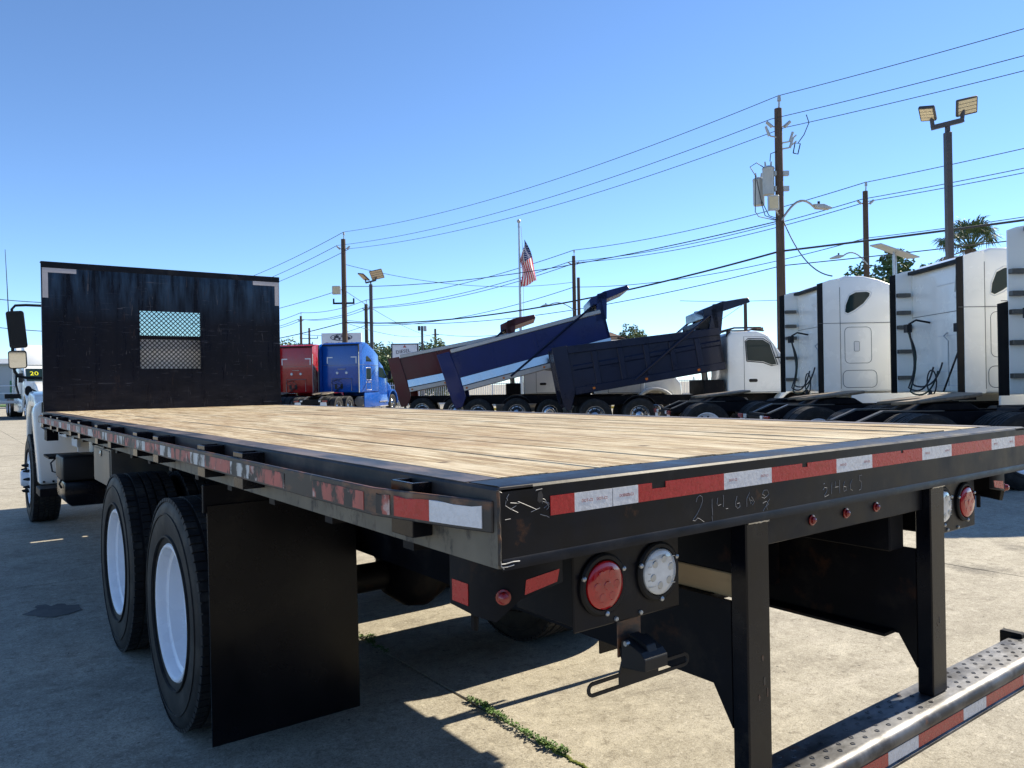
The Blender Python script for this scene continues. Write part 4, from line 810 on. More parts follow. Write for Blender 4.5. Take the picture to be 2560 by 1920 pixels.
        part('side_skirt', MB().prism([(0.75, 0.36), (0.70, 0.50), (0.72, 1.19), (2.74, 1.19), (2.9, 1.05), (3.9, 1.05), (4.15, 0.60), (4.05, 0.36)], 'y', s * 1.19 - 0.03, s * 1.19 + 0.03), paint, t, bevel=0.02, seg=2)
        part('fuel_tank', MB().cyl((0.8, s * 0.86, 0.70), (2.5, s * 0.86, 0.70), 0.29, n=20), 'alloy_dull', t)
        part('cab_step', MB().box(2.75, 3.85, s * 1.23 - 0.05, s * 1.23 + 0.05, 0.62, 0.67).box(2.75, 3.95, s * 1.24 - 0.05, s * 1.24 + 0.05, 0.34, 0.39), 'alloy_dull', t, bevel=0.01)
        arc = [(4.95 + 0.68 * math.cos(R(q)), 0.55 + 0.68 * math.sin(R(q))) for q in range(-5, 181, 12)] + [(4.95 + 0.80 * math.cos(R(q)), 0.55 + 0.80 * math.sin(R(q))) for q in range(180, -6, -12)]
        part('fender', MB().prism(arc, 'y', min(s * 0.72, s * 1.20), max(s * 0.72, s * 1.20)), paint, t, bevel=0.03, seg=2)
        part('headlamp', MB().box(5.62, 5.86, s * 0.92 - 0.15, s * 0.92 + 0.15, 0.98, 1.20), 'clear_lens', t, bevel=0.05, seg=2)
    part('hood', MB().prism([(4.362, 0.95), (4.362, 2.0), (5.3, 1.78), (5.75, 1.58), (5.95, 1.20), (5.95, 0.62), (5.6, 0.62), (5.6, 0.95)], 'y', -0.74, 0.74), paint, t, bevel=0.10, seg=3)
    part('grille', MB().box(5.952, 5.965, -0.48, 0.48, 0.72, 1.42), 'dark_plastic', t, bevel=0.004)
    part('bumper', MB().box(5.70, 6.02, -1.18, 1.18, 0.32, 0.60), 'white_plastic' if style == 'white' else 'polished', t, bevel=0.05, seg=2)
    return t
def row(lat, dep, z=0): return ld(lat, dep + 1.22, z)
G1 = 'white sleeper tractors parked in a row'
tractor('white sleeper tractor beside the dump truck cab, its dark side window in full view', row(6.82, 17.2), HEAD, 'white_paint', group=G1)
tractor('white sleeper tractor second in the row, black bar leaning across its rear wall', row(7.90, 13.7), HEAD, 'white_paint', group=G1)
tractor('white sleeper tractor nearest of the row, cut off by the right edge of the picture', row(8.02, 10.25), HEAD, 'white_paint', group=G1, extra=0.24)
tractor('bright blue sleeper tractor parked in front of the white globe sign', ld(-9.6, 43.0), R(90 - 50), 'blue_paint', 'dark_plastic', 'road', 'a')
tractor('red sleeper tractor parked left of the blue one, beside the headboard edge', ld(-12.55, 44.5), R(90 - 47), 'red_paint', 'red_paint', 'road', 'a')

# ================================================================== dump trucks
def dump(label, loc, paint, tilt, ribbed, L_=4.95, lift=False, gdz=0.0, gname='dump trucks with their beds part raised'):
    t = thing('dump_truck', label, 'dump truck', loc, HEAD, gname)
    for s in (-1, 1):
        part('frame_rail', MB().prism([(0.0, 0.86), (0.0, 1.10), (8.1, 1.10), (8.1, 0.82), (0.3, 0.82)], 'y', s * 0.43 - 0.04, s * 0.43 + 0.04), 'dark_frame', t, bevel=0.006)
        for xa in ((0.95, 2.30, 3.45) if lift else (0.95, 2.30)):
            wheel(t, (xa, s * 1.06, 0.515), R(90) * -s, 'dish', 'a') if xa < 3 else wheel(t, (xa, s * 1.06, 0.50), R(90) * -s, 'steer', 'a', scale=(0.9, 0.9, 0.9))
            if xa < 3: wheel(t, (xa, s * 0.73, 0.515), R(90) * -s, 'dish', 'a', rim=False)
            arc = [(xa + 0.60 * math.cos(R(q)), 0.52 + 0.60 * math.sin(R(q))) for q in range(35, 146, 10)]; arc2 = [(xa + 0.615 * math.cos(R(q)), 0.52 + 0.615 * math.sin(R(q))) for q in range(145, 34, -10)]
            if xa > 1 and xa < 3: part('fender_edge', MB().prism(arc + arc2, 'y', min(s * 0.72, s * 1.2), max(s * 0.72, s * 1.2)), 'dark_plastic', t)
        wheel(t, (7.15, s * 1.03, 0.515), R(90) * -s, 'steer', 'a')
        part('fuel_tank', MB().cyl((3.9, s * 0.88, 0.70), (5.6, s * 0.88, 0.70), 0.30, n=18), 'alloy_dull' , t)
        part('mud_flap', MB().box(0.25, 0.262, min(s * 0.62, s * 1.2), max(s * 0.62, s * 1.2), 0.25, 0.95), 'rubber_flap', t)
    for xa in (0.95, 2.30): part('drive_axle', MB().cyl((xa, -0.7, 0.52), (xa, 0.7, 0.52), 0.09, n=10).lathe([(0, -.22), (.2, -.05), (.2, .05), (0, .22)], (xa, 0, 0.53), 'y', 14), 'dark_frame', t)
    part('hoist_ram', MB().cyl((4.6, 0, 1.0), (4.55, 0, 1.0 + 0.2 + 4.5 * math.sin(R(tilt))), 0.10, n=12), 'galv', t)
    part('chassis_box', MB().box(4.3, 4.9, -1.0, 1.0, 1.10, 1.55), 'dark_frame', t, bevel=0.02)
    b = part('dump_body', MB(), paint, t) if False else None
    H = 1.42; tp = 0.048 if ribbed else 0.0; HX = lambda x: H - tp * x; HF = HX(L_) + gdz; body = MB()
    for ya in (-1.20, 1.16): body.prism([(0, 0.06), (0, HX(0)), (L_, HX(L_)), (L_, 0.06)], 'y', ya, ya + 0.04)
    body.box(0, L_, -1.16, 1.16, 0.06, 0.12).prism([(L_ - 0.06, 0.12), (L_ - 0.12, HF + 0.80), (L_ + 0.03, HF + 0.80), (L_, 0.06)], 'y', -1.20, 1.20)
    b = part('dump_body', body, paint, t, bevel=0.0, loc=(0, 0, 1.17)); b.rotation_euler = (0, R(-tilt), 0)
    part('tailgate', MB().box(-0.05, -0.005, -1.16, 1.16, 0.12, H + 0.03), paint, b, bevel=0.008)
    if ribbed:
        for q in range(6): part('tailgate_rib', MB().box(-0.09, -0.052, -1.05 + q * 0.40, -0.95 + q * 0.40, 0.2, H - 0.06), paint, b, bevel=0.01)
    for s in (-1, 1):
        y = s * 1.20; o = lambda a: (min(y, y + s * a), max(y, y + s * a))
        part('corner_post', MB().prism([(-0.12, H + 0.04), (0.34, H + 0.04), (0.36, 0.02), (0.16, -0.46), (0.02, -0.50), (-0.06, -0.30), (-0.09, 0.1)] if ribbed else [(-0.10, H + 0.06), (0.36, H + 0.06), (0.52, 0.0), (0.50, -0.22), (0.30, -0.50), (0.06, -0.50), (0.0, -0.20)], 'y', *o(0.065)), paint, b, bevel=0.012)
        if ribbed:
            part('top_rail', MB().prism([(0.34, HX(0.34) - 0.20), (0.34, HX(0.34) + 0.03), (L_, HX(L_) + 0.03), (L_, HX(L_) - 0.20)], 'y', *o(0.07)), paint, b, bevel=0.012); part('bottom_rail', MB().box(0.36, L_, *o(0.06), -0.06, 0.16), paint, b, bevel=0.012)
            for q in range(1, 6): part('side_rib', MB().box(0.34 + q * 0.78 - 0.08, 0.34 + q * 0.78 + 0.08, *o(0.055), 0.162, HX(0.34 + q * 0.78) - 0.205), paint, b, bevel=0.012)
            for q in range(6): part('mid_rail', MB().prism([(0, 0.66), (s * 0.03, 0.70), (s * 0.03, 0.80), (0, 0.84)] if s > 0 else [(0, 0.66), (-0.03, 0.70), (-0.03, 0.80), (0, 0.84)], 'x', 0.43 + q * 0.78, 0.43 + q * 0.78 + 0.60), paint, b, loc=(0, y, 0))
            for xx in (0.9, 2.5, 4.1): part('marker_lamp', MB().box(xx, xx + 0.08, min(y + s * 0.061, y + s * 0.085), max(y + s * 0.061, y + s * 0.085), 0.02, 0.09), 'amber', b, bevel=0.006)
        else:
            part('top_rail', MB().box(0.40, L_ - 0.1, *o(0.05), H - 0.02, H + 0.13), 'alloy_dull', b, bevel=0.02)
            part('polished_band', MB().prism([(0.001 * s, 0.52), (0.03 * s, 0.50), (0.05 * s, 0.22), (0.001 * s, 0.20)], 'x', 0.50, L_), 'polished', b, loc=(0, y, 0))
            part('bottom_rail', MB().box(0.50, L_, *o(0.055), 0.02, 0.195), 'alloy_dull', b, bevel=0.01)
            for xx in (0.62, 1.95, 3.4): part('marker_lamp', MB().cyl((xx, y + s * 0.056, 0.11), (xx, y + s * 0.08, 0.11), 0.04, n=10), 'amber', b)
            for xx in (1.75, 3.3): part('side_rib', MB().box(xx, xx + 0.10, *o(0.02), 0.53, H - 0.03), paint, b, bevel=0.006)
        part('tarp_arm', MB().tube([(2.2, y + s * 0.10, 0.10), (L_ - 0.25, y + s * 0.10, HF + 0.62)], 0.035, 8), 'charcoal_paint', b)
        part('guard_bracket', MB().prism([(L_ - 0.35, HF + 0.02), (L_ - 0.05, HF + 0.95), (L_ + 0.30, HF + 0.95), (L_ + 0.05, HF + 0.02)], 'y', s * 1.17 - 0.03, s * 1.17 + 0.03), paint, b, bevel=0.01)
    part('cab_guard', MB().prism([(L_ - 0.40, HF + 0.56), (L_ - 0.36, HF + 0.84), (L_ + 0.20, HF + 0.98), (L_ + 1.05, HF + 0.98), (L_ + 1.08, HF + 0.82), (L_ + 0.26, HF + 0.70), (L_ - 0.05, HF + 0.62)], 'y', -1.20, 1.20), paint, b, bevel=0.02)
    part('tarp_roll', MB().cyl((L_ - 0.40, -1.10, HF + 0.36), (L_ - 0.40, 1.10, HF + 0.36), 0.16, n=16), 'dark_plastic', b)
    part('tarp_housing', MB().tube([(L_ - 0.85, -1.12, HF + 0.05), (L_ - 0.62, -1.12, HF + 0.40), (L_ - 0.42, -1.12, HF + 0.52)], 0.025, 6).tube([(L_ - 0.85, 1.12, HF + 0.05), (L_ - 0.62, 1.12, HF + 0.40), (L_ - 0.42, 1.12, HF + 0.52)], 0.025, 6), 'galv', b)
    # white day cab
    part('cab', MB().prism([(5.02, 1.12), (5.02, 2.86), (5.14, 3.0), (5.9, 3.02), (6.25, 2.90), (6.82, 2.10), (6.82, 1.12)], 'y', -1.02, 1.02), 'white_paint', t, bevel=0.06, seg=3)
    for s in (-1, 1):
        y = s * 1.023
        part('door_window', MB().prism([(5.62, 2.12), (5.58, 2.70), (5.66, 2.76), (6.10, 2.74), (6.30, 2.62), (6.50, 2.0), (6.36, 1.98), (6.10, 2.08)], 'y', y - 0.005, y + 0.005), 'dark_glass', t, bevel=0.002)
        part('window_frame', outline([(5.60, 2.10), (5.56, 2.71), (5.65, 2.79), (6.12, 2.77), (6.33, 2.63), (6.54, 1.98), (6.36, 1.95), (6.09, 2.05)], y, 0.014), 'rubber', t)
        part('door_seam', outline([(5.52, 1.16), (5.52, 2.85), (6.15, 2.83), (6.42, 2.6), (6.66, 1.9), (6.66, 1.16)], y, 0.007), 'seam', t)
        part('door_handle', MB().prism(rrect(5.66, 5.92, 1.46, 1.56, 0.045), 'y', y - 0.012, y + 0.012), 'dark_plastic', t, bevel=0.004)
        part('mirror', MB().box(6.60, 6.70, s * 1.24 - 0.10, s * 1.24 + 0.10, 1.95, 2.5).tube([(6.5, s * 1.0, 2.2), (6.65, s * 1.22, 2.2)], 0.025, 6), 'dark_plastic', t, bevel=0.02)
        arc = [(7.15 + 0.66 * math.cos(R(q)), 0.55 + 0.66 * math.sin(R(q))) for q in range(-5, 181, 12)] + [(7.15 + 0.78 * math.cos(R(q)), 0.55 + 0.78 * math.sin(R(q))) for q in range(180, -6, -12)]
        part('fender', MB().prism(arc, 'y', min(s * 0.72, s * 1.2), max(s * 0.72, s * 1.2)), 'white_paint', t, bevel=0.03)
    part('windscreen', MB().add([(6.275, -0.9, 2.89), (6.275, 0.9, 2.89), (6.835, 0.95, 2.11), (6.835, -0.95, 2.11)], [(0, 1, 2, 3)]), 'dark_glass', t, smooth=0)
    part('hood', MB().prism([(6.825, 1.12), (6.825, 2.05), (7.9, 1.75), (8.15, 1.45), (8.2, 0.7), (7.9, 0.7), (7.8, 1.12)], 'y', -0.74, 0.74), 'white_paint', t, bevel=0.09, seg=2)
    part('exhaust_stack', MB().tube([(5.10, -0.86, 1.1), (5.10, -0.86, 3.05)], 0.07, 12), 'rub_rail', t)
    part('roof_rack', MB().tube([(4.9, -0.8, 3.0), (5.3, -0.8, 3.13), (6.1, -0.8, 3.13), (6.2, -0.8, 3.02)], 0.03, 6).tube([(4.9, 0.6, 3.0), (5.3, 0.6, 3.13), (6.1, 0.6, 3.13), (6.2, 0.6, 3.02)], 0.03, 6).tube([(5.3, -0.8, 3.13), (5.3, 0.6, 3.13)], 0.03, 6).tube([(6.1, -0.8, 3.13), (6.1, 0.6, 3.13)], 0.03, 6), 'rub_rail', t)
    part('horn', MB().cyl((5.95, -0.4, 3.1), (6.3, -0.4, 3.1), 0.03, 0.07, 10), 'dark_plastic', t)
    return t
dump('dump truck with ribbed charcoal bed and white cab, nearest of the three', row(1.55, 23.4), 'charcoal_paint', 8.8, True, gdz=-0.20)
dump('dump truck with smooth navy blue bed and polished lower band, middle of the three', row(-2.15, 27.0), 'navy_paint', 14.0, False, L_=5.9, lift=True, gdz=-0.28)
dump('dump truck with maroon bed behind the navy one, farthest of the three', row(-4.55, 30.8), 'maroon_paint', 10.3, False, L_=4.9, gdz=-0.32)

# ================================================================== white tractor 20 and yard things at far left
v20 = at(118, 960, 46); dv = (Vector((CAM.x, CAM.y, 0)) - Vector((v20.x, v20.y, 0))).normalized()
ang = math.atan2(dv.y, dv.x) + R(8)
p20 = Vector((v20.x, v20.y, 0)) - Vector((math.cos(ang), math.sin(ang), 0)) * 4.2
p20.z = 0
t20 = tractor('white tractor with a yellow number 20 on its windscreen, far left behind the mirror', p20, ang, 'white_paint', style='road')
me = text_mesh('20', 0.42, 0.004); me.materials.append(mt('yellow_digit'))
dx = Vector((4.375 - 3.735, 0, 2.03 - 2.71)).normalized()
t20.scale = (1.08, 1.08, 1.08); sc_ = link('windscreen_number', me, t20); sc_.matrix_local = Matrix.Translation((4.10, -0.62, 2.34)) @ Matrix((( 0, -dx.x, 0.728, 0), (1, 0, 0, 0), (0, -dx.z, 0.685, 0), (0, 0, 0, 1)))
part('roof_fairing', MB().prism([(2.0, 3.3), (2.1, 4.1), (2.6, 4.05), (3.2, 3.5), (3.45, 2.9), (2.9, 3.1)], 'y', -1.0, 1.0), 'white_paint', t20, bevel=0.1, seg=3)
tr = thing('equipment_trailer', 'low white frame trailer with rails standing left of the white tractor', 'trailer', ld(-33.5, 47.0), R(120))
part('trailer_frame', MB().box(-4, 1.5, -1.1, -0.9, 0.9, 1.05).box(-4, 1.5, 0.9, 1.1, 0.9, 1.05).box(-4, -3.8, -0.9, 0.9, 0.9, 1.05).box(1.3, 1.5, -0.9, 0.9, 0.9, 1.05), 'white_plastic', tr)
for z in (1.5, 1.95): part('side_bar', MB().tube([(-4, -1.0, z), (1.5, -1.0, z)], 0.035, 6), 'white_plastic', tr)
for x in (-4, -2.2, -0.4, 1.4): part('upright', MB().tube([(x, -1.0, 1.0), (x, -1.0, 2.0)], 0.035, 6), 'white_plastic', tr)
for x in (0.1, 1.1):
    for s in (-1, 1): wheel(tr, (x, s * 0.95, 0.515), R(90) * -s, 'dish', 'w')
part('mud_flap', MB().box(1.7, 1.72, -1.2, -0.6, 0.2, 0.9), 'rubber_flap', tr); part('flap_hanger', MB().box(1.5, 1.72, -1.2, -0.55, 0.9, 0.95), 'dark_frame', tr)
bd = thing('steel_warehouse', 'long pale grey metal warehouse far behind the truck at left', 'building', ld(-70, 112), -YAW + R(4))
part('wall', MB().box(-45, 45, 0, 24, 0, 5.6), 'metal_wall', bd)
part('roof', MB().prism([(-0.6, 5.6), (-0.6, 5.75), (12, 7.0), (24.6, 5.75), (24.6, 5.6)], 'x', -45.5, 45.5), 'metal_wall', bd)
for q in range(40): part('wall_rib', MB().box(-44.5 + q * 2.25, -44.4 + q * 2.25, -0.05, -0.001, 0.02, 5.55), 'metal_wall', bd)
gc = thing('shipping_container', 'green steel container standing before the grey warehouse', 'container', ld(-49.2, 78), -YAW)
part('container_body', MB().box(-1.3, 1.3, 0, 6, 0.15, 2.75), 'green_board', gc, bevel=0.03)
for q in range(8): part('container_rib', MB().box(-1.2 + q * 0.32, -1.1 + q * 0.32, -0.04, -0.001, 0.3, 2.6), 'green_board', gc)
gs = part('grass_verge', MB().box(-60, 40, -7, 7, -0.03, 0.06), 'grass', None, loc=ld(-40, 92), rot=(0, 0, -YAW)); tag(gs, kind='structure')
rd = part('road', MB().box(-160, 160, -5, 5, -0.029, -0.012), M('asphalt', (0.055, 0.055, 0.055), 0.9, 0, 0.2, 2), None, loc=ld(0, 74), rot=(0, 0, -YAW + R(42))); tag(rd, kind='structure')
kb = part('kerb', MB().box(-3, 12, -0.08, 0.08, -0.02, 0.14), 'yellow_paint', None, loc=ld(-6, 46), rot=(0, 0, -YAW - R(4)), bevel=0.02); tag(kb, kind='structure')

# ================================================================== fence, signs
fe = thing('iron_fence', 'white picket iron fence behind the dump trucks', 'fence', ld(-4, 50), -YAW + R(14))
for z in (0.35, 1.55): part('fence_rail', MB().box(-14, 22, -0.02, 0.02, z, z + 0.05), 'white_plastic', fe)
mb = MB()
for q in range(300):
    if q % 20: mb.box(-14 + q * 0.12, -13.97 + q * 0.12, -0.015, 0.015, 0.1, 1.75)
part('pickets', mb, 'white_plastic', fe)['kind'] = 'stuff'
for q in range(16): part('fence_post', MB().box(-14.03 + q * 2.4, -13.95 + q * 2.4, -0.04, 0.04, -0.02, 1.85), 'white_plastic', fe)
sg = thing('company_sign', 'white board sign with dark globe emblem above red lettering, behind the blue tractor', 'sign', ld(-12.9, 58), -YAW)
a = at(803, 833, 58); b = at(903, 833, 58); wS = (b - a).length; cx = 0
zt = a.z
part('sign_board', MB().box(-wS / 2, wS / 2, 0, 0.2, zt - 3.2, zt), 'sign_white', sg, bevel=0.02)
for s in (-1, 1): part('sign_post', MB().cyl((s * 1.0, 0.1, 0), (s * 1.0, 0.1, zt - 3.2), 0.10, n=12), 'pole_metal', sg)
sg.location = (at((803 + 903) / 2, 833, 58).x, at((803 + 903) / 2, 833, 58).y, 0)
mb = MB()
def ell(a_, b_, n=36, c=(0, 0)): return [(c[0] + a_ * math.cos(2 * math.pi * q / n), c[1] + b_ * math.sin(2 * math.pi * q / n)) for q in range(n + 1)]
zc_ = zt - 0.34
mb.tube([(x, -0.01, zc_ + z) for x, z in ell(0.80, 0.235)], 0.022, 4)
for k_ in (0.3, 0.62): mb.tube([(x, -0.01, zc_ + z) for x, z in ell(0.80 * k_, 0.235)], 0.010, 4)
mb.tube([(-0.8, -0.01, zc_), (0.8, -0.01, zc_)], 0.010, 4)
for (cx_, cz_, ra, rb, sd) in ((-0.34, 0.05, 0.20, 0.13, 1), (-0.12, -0.10, 0.10, 0.10, 2), (0.34, 0.04, 0.22, 0.15, 3), (0.56, -0.06, 0.12, 0.12, 4), (0.05, 0.10, 0.12, 0.06, 5), (-0.5, -0.1, 0.08, 0.07, 6)):
    rr_ = random.Random(sd); mb.prism([(cx_ + ra * rr_.uniform(.6, 1.15) * math.cos(R(q)), zc_ + cz_ + rb * rr_.uniform(.6, 1.15) * math.sin(R(q))) for q in range(0, 360, 30)], 'y', -0.02, -0.002)
part('globe_emblem', mb, 'ink_navy', sg, smooth=0)
me = text_mesh('GLOBAL', 0.66, 0.01, spacing=1.15); me.materials.append(mt('ink_red')); link('lettering', me, sg, loc=(0, -0.012, zt - 1.16), rot=(R(90), 0, 0))
s2p = at(1012, 880, 62); s2 = thing('diesel_sign', 'white lit-box sign with dark frame reading DIESEL, half hidden by the maroon bed', 'sign', (s2p.x, s2p.y, 0), -YAW)
part('sign_box', MB().box(-1.0, 1.0, 0, 0.4, s2p.z - 0.85, s2p.z + 0.60), 'sign_white', s2, bevel=0.02)
part('sign_frame', MB().box(-1.08, -1.003, -0.03, 0.43, s2p.z - 0.93, s2p.z + 0.68).box(1.003, 1.08, -0.03, 0.43, s2p.z - 0.93, s2p.z + 0.68).box(-1.0, 1.0, -0.03, 0.43, s2p.z + 0.603, s2p.z + 0.68).box(-1.0, 1.0, -0.03, 0.43, s2p.z - 0.93, s2p.z - 0.853), 'ink_navy', s2)
part('sign_post', MB().box(-0.2, 0.2, 0.1, 0.35, 0, s2p.z - 0.93), 'pole_metal', s2)
me = text_mesh('DIESEL', 0.40, 0.01); me.materials.append(mt('ink_navy')); link('lettering', me, s2, loc=(-0.12, -0.012, s2p.z - 0.08), rot=(R(90), R(-7), 0))
part('sign_triangle', MB().prism([(-0.14, s2p.z + 0.36), (0.14, s2p.z + 0.36), (0.0, s2p.z + 0.56)], 'y', -0.02, -0.002), 'ink_red', s2); part('sign_strip', MB().box(-0.98, 0.98, -0.015, -0.002, s2p.z - 0.83, s2p.z - 0.70), 'ink_red', s2)
hs = thing('brown_roof_house', 'small house with brown hipped roof showing between the dump beds', 'house', ld(5.9, 58), -YAW)
part('wall', MB().box(-5, 5, 0, 7, 0, 3.6), 'brick_tan', hs); part('roof', MB().add([(-5.5, -0.5, 3.6), (5.5, -0.5, 3.6), (5.5, 7.5, 3.6), (-5.5, 7.5, 3.6), (-2.0, 3.5, 5.5), (2.0, 3.5, 5.5)], [(0, 1, 5, 4), (1, 2, 5), (2, 3, 4, 5), (3, 0, 4), (3, 2, 1, 0)]), 'roof_brown', hs, smooth=0)

# ================================================================== poles
def upole(label, px, ytop, dep, r=0.15, group='wooden utility poles', arms=True, name='utility_pole'):
    q = at(px, ytop, dep); t = thing(name, label, 'utility pole', (q.x, q.y, 0), -YAW, group)
    part('pole', MB().cyl((0, 0, -0.02), (0, 0, q.z), r * 1.15, r * 0.85, 14), 'pole_wood', t)
    if arms:
        part('top_pin', MB().cyl((0.0, 0, q.z - 0.5), (0.05, 0, q.z + 0.32), 0.035, n=6).cyl((0.05, 0, q.z + 0.30), (0.05, 0, q.z + 0.52), 0.08, 0.06, 8), 'grey_metal', t)
        for s in (-1, 1): part('side_insulator', MB().tube([(0, 0, q.z - 0.75), (s * 0.28, 0, q.z - 0.66)], 0.025, 6).cyl((s * 0.24, 0, q.z - 0.70), (s * 0.46, 0, q.z - 0.50), 0.07, 0.06, 8), 'grey_metal', t)
    return t, Vector((q.x, q.y, 0)), q.z
P1, b1, h1 = upole('tall dark utility pole carrying transformers and a street lamp behind the white tractors', 1945, 272, 30, 0.165, None)
P2, b2, h2 = upole('brown utility pole with a floodlight, standing behind the blue tractor', 858, 598, 55, 0.19, None)
Q1, c1, k1 = upole('utility pole right of the transformers pole, with a street lamp above the tree', 2163, 478, 43, 0.16, None)
Q2, c2, k2 = upole('taller of the two dark poles right of the flag', 1434, 640, 65, 0.17, None)
Q2b, c2b, k2b = upole('shorter of the two dark poles right of the flag', 1446, 694, 70, 0.16, None, arms=False)
Q3, c3, k3 = upole('wooden pole close left of the slim double floodlight pole', 915, 760, 96, 0.24, None)
Q4, c4, k4 = upole('far utility pole with a crossarm rising above the red tractor', 752, 790, 114, 0.20, None)
Q5, c5, k5 = upole('smaller far pole with a crossarm right above the red tractor roof', 773, 820, 130, 0.2, None, arms=False)
Q6, c6, k6 = upole('short wooden pole above the maroon bed left of the flagpole', 1088, 822, 110, 0.18, None, arms=False)
Q7, c7, k7 = upole('grey pole behind the charcoal dump bed', 1863, 748, 48, 0.12, None, arms=False)
for t, z, wd_ in ((Q4, k4 - 4.2, 1.9), (Q5, k5 - 1.8, 1.6), (P2, h2 - 4.6, 0.8)): part('crossarm', MB().box(-wd_, wd_ * 0.9, -0.06, 0.06, z, z + 0.12).box(-wd_, -wd_ + 0.1, -0.05, 0.05, z + 0.12, z + 0.4).box(wd_ * 0.9 - 0.1, wd_ * 0.9, -0.05, 0.05, z + 0.12, z + 0.4), 'dark_frame', t)
part('crossarm', MB().box(-0.5, 0.5, -0.05, 0.05, k6 - 0.9, k6 - 0.8), 'dark_frame', Q6)
# transformer pole fittings
def zz(py, px=1945, dep=30): return at(px, py, dep).z
for (dx, dy, za, zb_) in ((-0.42, 0.0, zz(487), zz(418)), (-0.62, 0.55, zz(505), zz(437))):
    q = part('transformer', MB().lathe([(0, za), (0.21, za), (0.22, za + 0.05), (0.22, zb_ - 0.10), (0.24, zb_ - 0.06), (0.21, zb_), (0.10, zb_ + 0.05), (0, zb_ + 0.05)], (dx, dy, 0), 'z', 20), 'grey_metal', P1)
    for s in (-1, 1): part('bushing', MB().cyl((dx + s * 0.10, dy, zb_), (dx + s * 0.12, dy, zb_ + 0.22), 0.045, 0.03, 8), 'grey_metal', q)
for py in (432, 470): part('mounting_bracket', MB().box(-0.2, 0.36, -0.08, 0.08, zz(py) - 0.12, zz(py) + 0.06), 'grey_metal', P1)
fl = part('floodlight', MB().box(-0.62, -0.20, -0.55, -0.42, zz(533), zz(495)), 'grey_metal', P1, bevel=0.03); part('floodlight_lens', MB().box(-0.58, -0.24, -0.556, -0.551, zz(529), zz(499)), 'lamp_face', fl); part('floodlight_arm', MB().tube([(0, 0, zz(540)), (-0.3, -0.45, zz(535))], 0.03, 6), 'grey_metal', fl)
for s, py in ((-1, 345), (1, 360), (1, 375)):
    part('fuse_cutout', MB().tube([(0, -0.05, zz(py)), (s * 0.35, -0.1, zz(py) + 0.05), (s * (0.45 + 0.2 * (py > 350)), -0.1, zz(py) + 0.3)], 0.03, 6).cyl((s * 0.40, -0.1, zz(py) + 0.05), (s * 0.52, -0.1, zz(py) + 0.42), 0.05, 0.05, 8), 'grey_metal', P1)
part('cutout_frame', MB().tube([(0.52, -0.1, zz(385)), (0.60, -0.1, zz(360)), (0.80, -0.1, zz(362)), (0.70, -0.1, zz(388)), (0.52, -0.1, zz(385))], 0.022, 6), 'dark_frame', P1)
for k_, pts in enumerate(([(-0.10, 0, 380), (-0.35, 0, 386), (-0.38, 0, 405)], [(-0.5, 0, 425), (-0.9, 0, 408), (-1.15, 0, 418), (-0.95, 0, 440), (-0.98, 0, 530), (-0.85, 0, 542), (-0.2, 0, 552)], [(-0.9, 0, 450), (-0.75, 0, 500), (-0.45, 0, 540), (-0.1, 0, 548)], [(-0.75, 0, 505), (-0.6, 0, 540), (-0.1, 0, 552)], [(0.72, 0, 360), (0.95, 0, 340), (1.15, 0, 310), (1.05, 0, 290)])):
    part('jumper_wire', MB().tube([(x, y - 0.1, zz(py)) for x, y, py in pts], 0.018, 5), 'wire', P1)
def street_lamp(pole, z, side, reach, drop=0.0, sc=1.0):
    n = 10; pts = [(side * reach * q / n, -0.15, z + 0.75 * sc * math.sin(q / n * 2.4) - 0.05) for q in range(n + 1)]
    a = part('lamp_arm', MB().tube(pts, 0.032 * sc + 0.01, 8), 'alloy_dull' if sc >= 1 else 'grey_metal', pole); e = pts[-1]
    part('lamp_head', MB().prism([(side * (abs(e[0]) - 0.05), e[2] + 0.08), (side * (abs(e[0]) + 0.35), e[2] + 0.08), (side * (abs(e[0]) + 0.68), e[2] - 0.06), (side * (abs(e[0]) + 0.60), e[2] - 0.12), (side * (abs(e[0]) + 0.1), e[2] - 0.08)], 'y', e[1] - 0.16, e[1] + 0.16), 'grey_metal', a, bevel=0.03, seg=2)
    part('photo_cell', MB().cyl((e[0] + side * 0.2, e[1], e[2] + 0.08), (e[0] + side * 0.2, e[1], e[2] + 0.20), 0.05, n=8), 'dark_plastic', a)
street_lamp(P1, zz(550), 1, 1.25); street_lamp(Q1, at(2163, 660, 43).z, -1, 1.4, sc=0.9); street_lamp(Q2, at(1434, 775, 65).z, -1, 2.2, sc=0.9)
fz = at(858, 727, 55).z; f2 = part('floodlight', MB().box(-0.75, -0.15, -0.5, -0.3, fz - 0.3, fz + 0.3), 'grey_metal', P2, bevel=0.04); part('floodlight_lens', MB().box(-0.70, -0.20, -0.506, -0.501, fz - 0.25, fz + 0.25), 'lamp_face', f2)
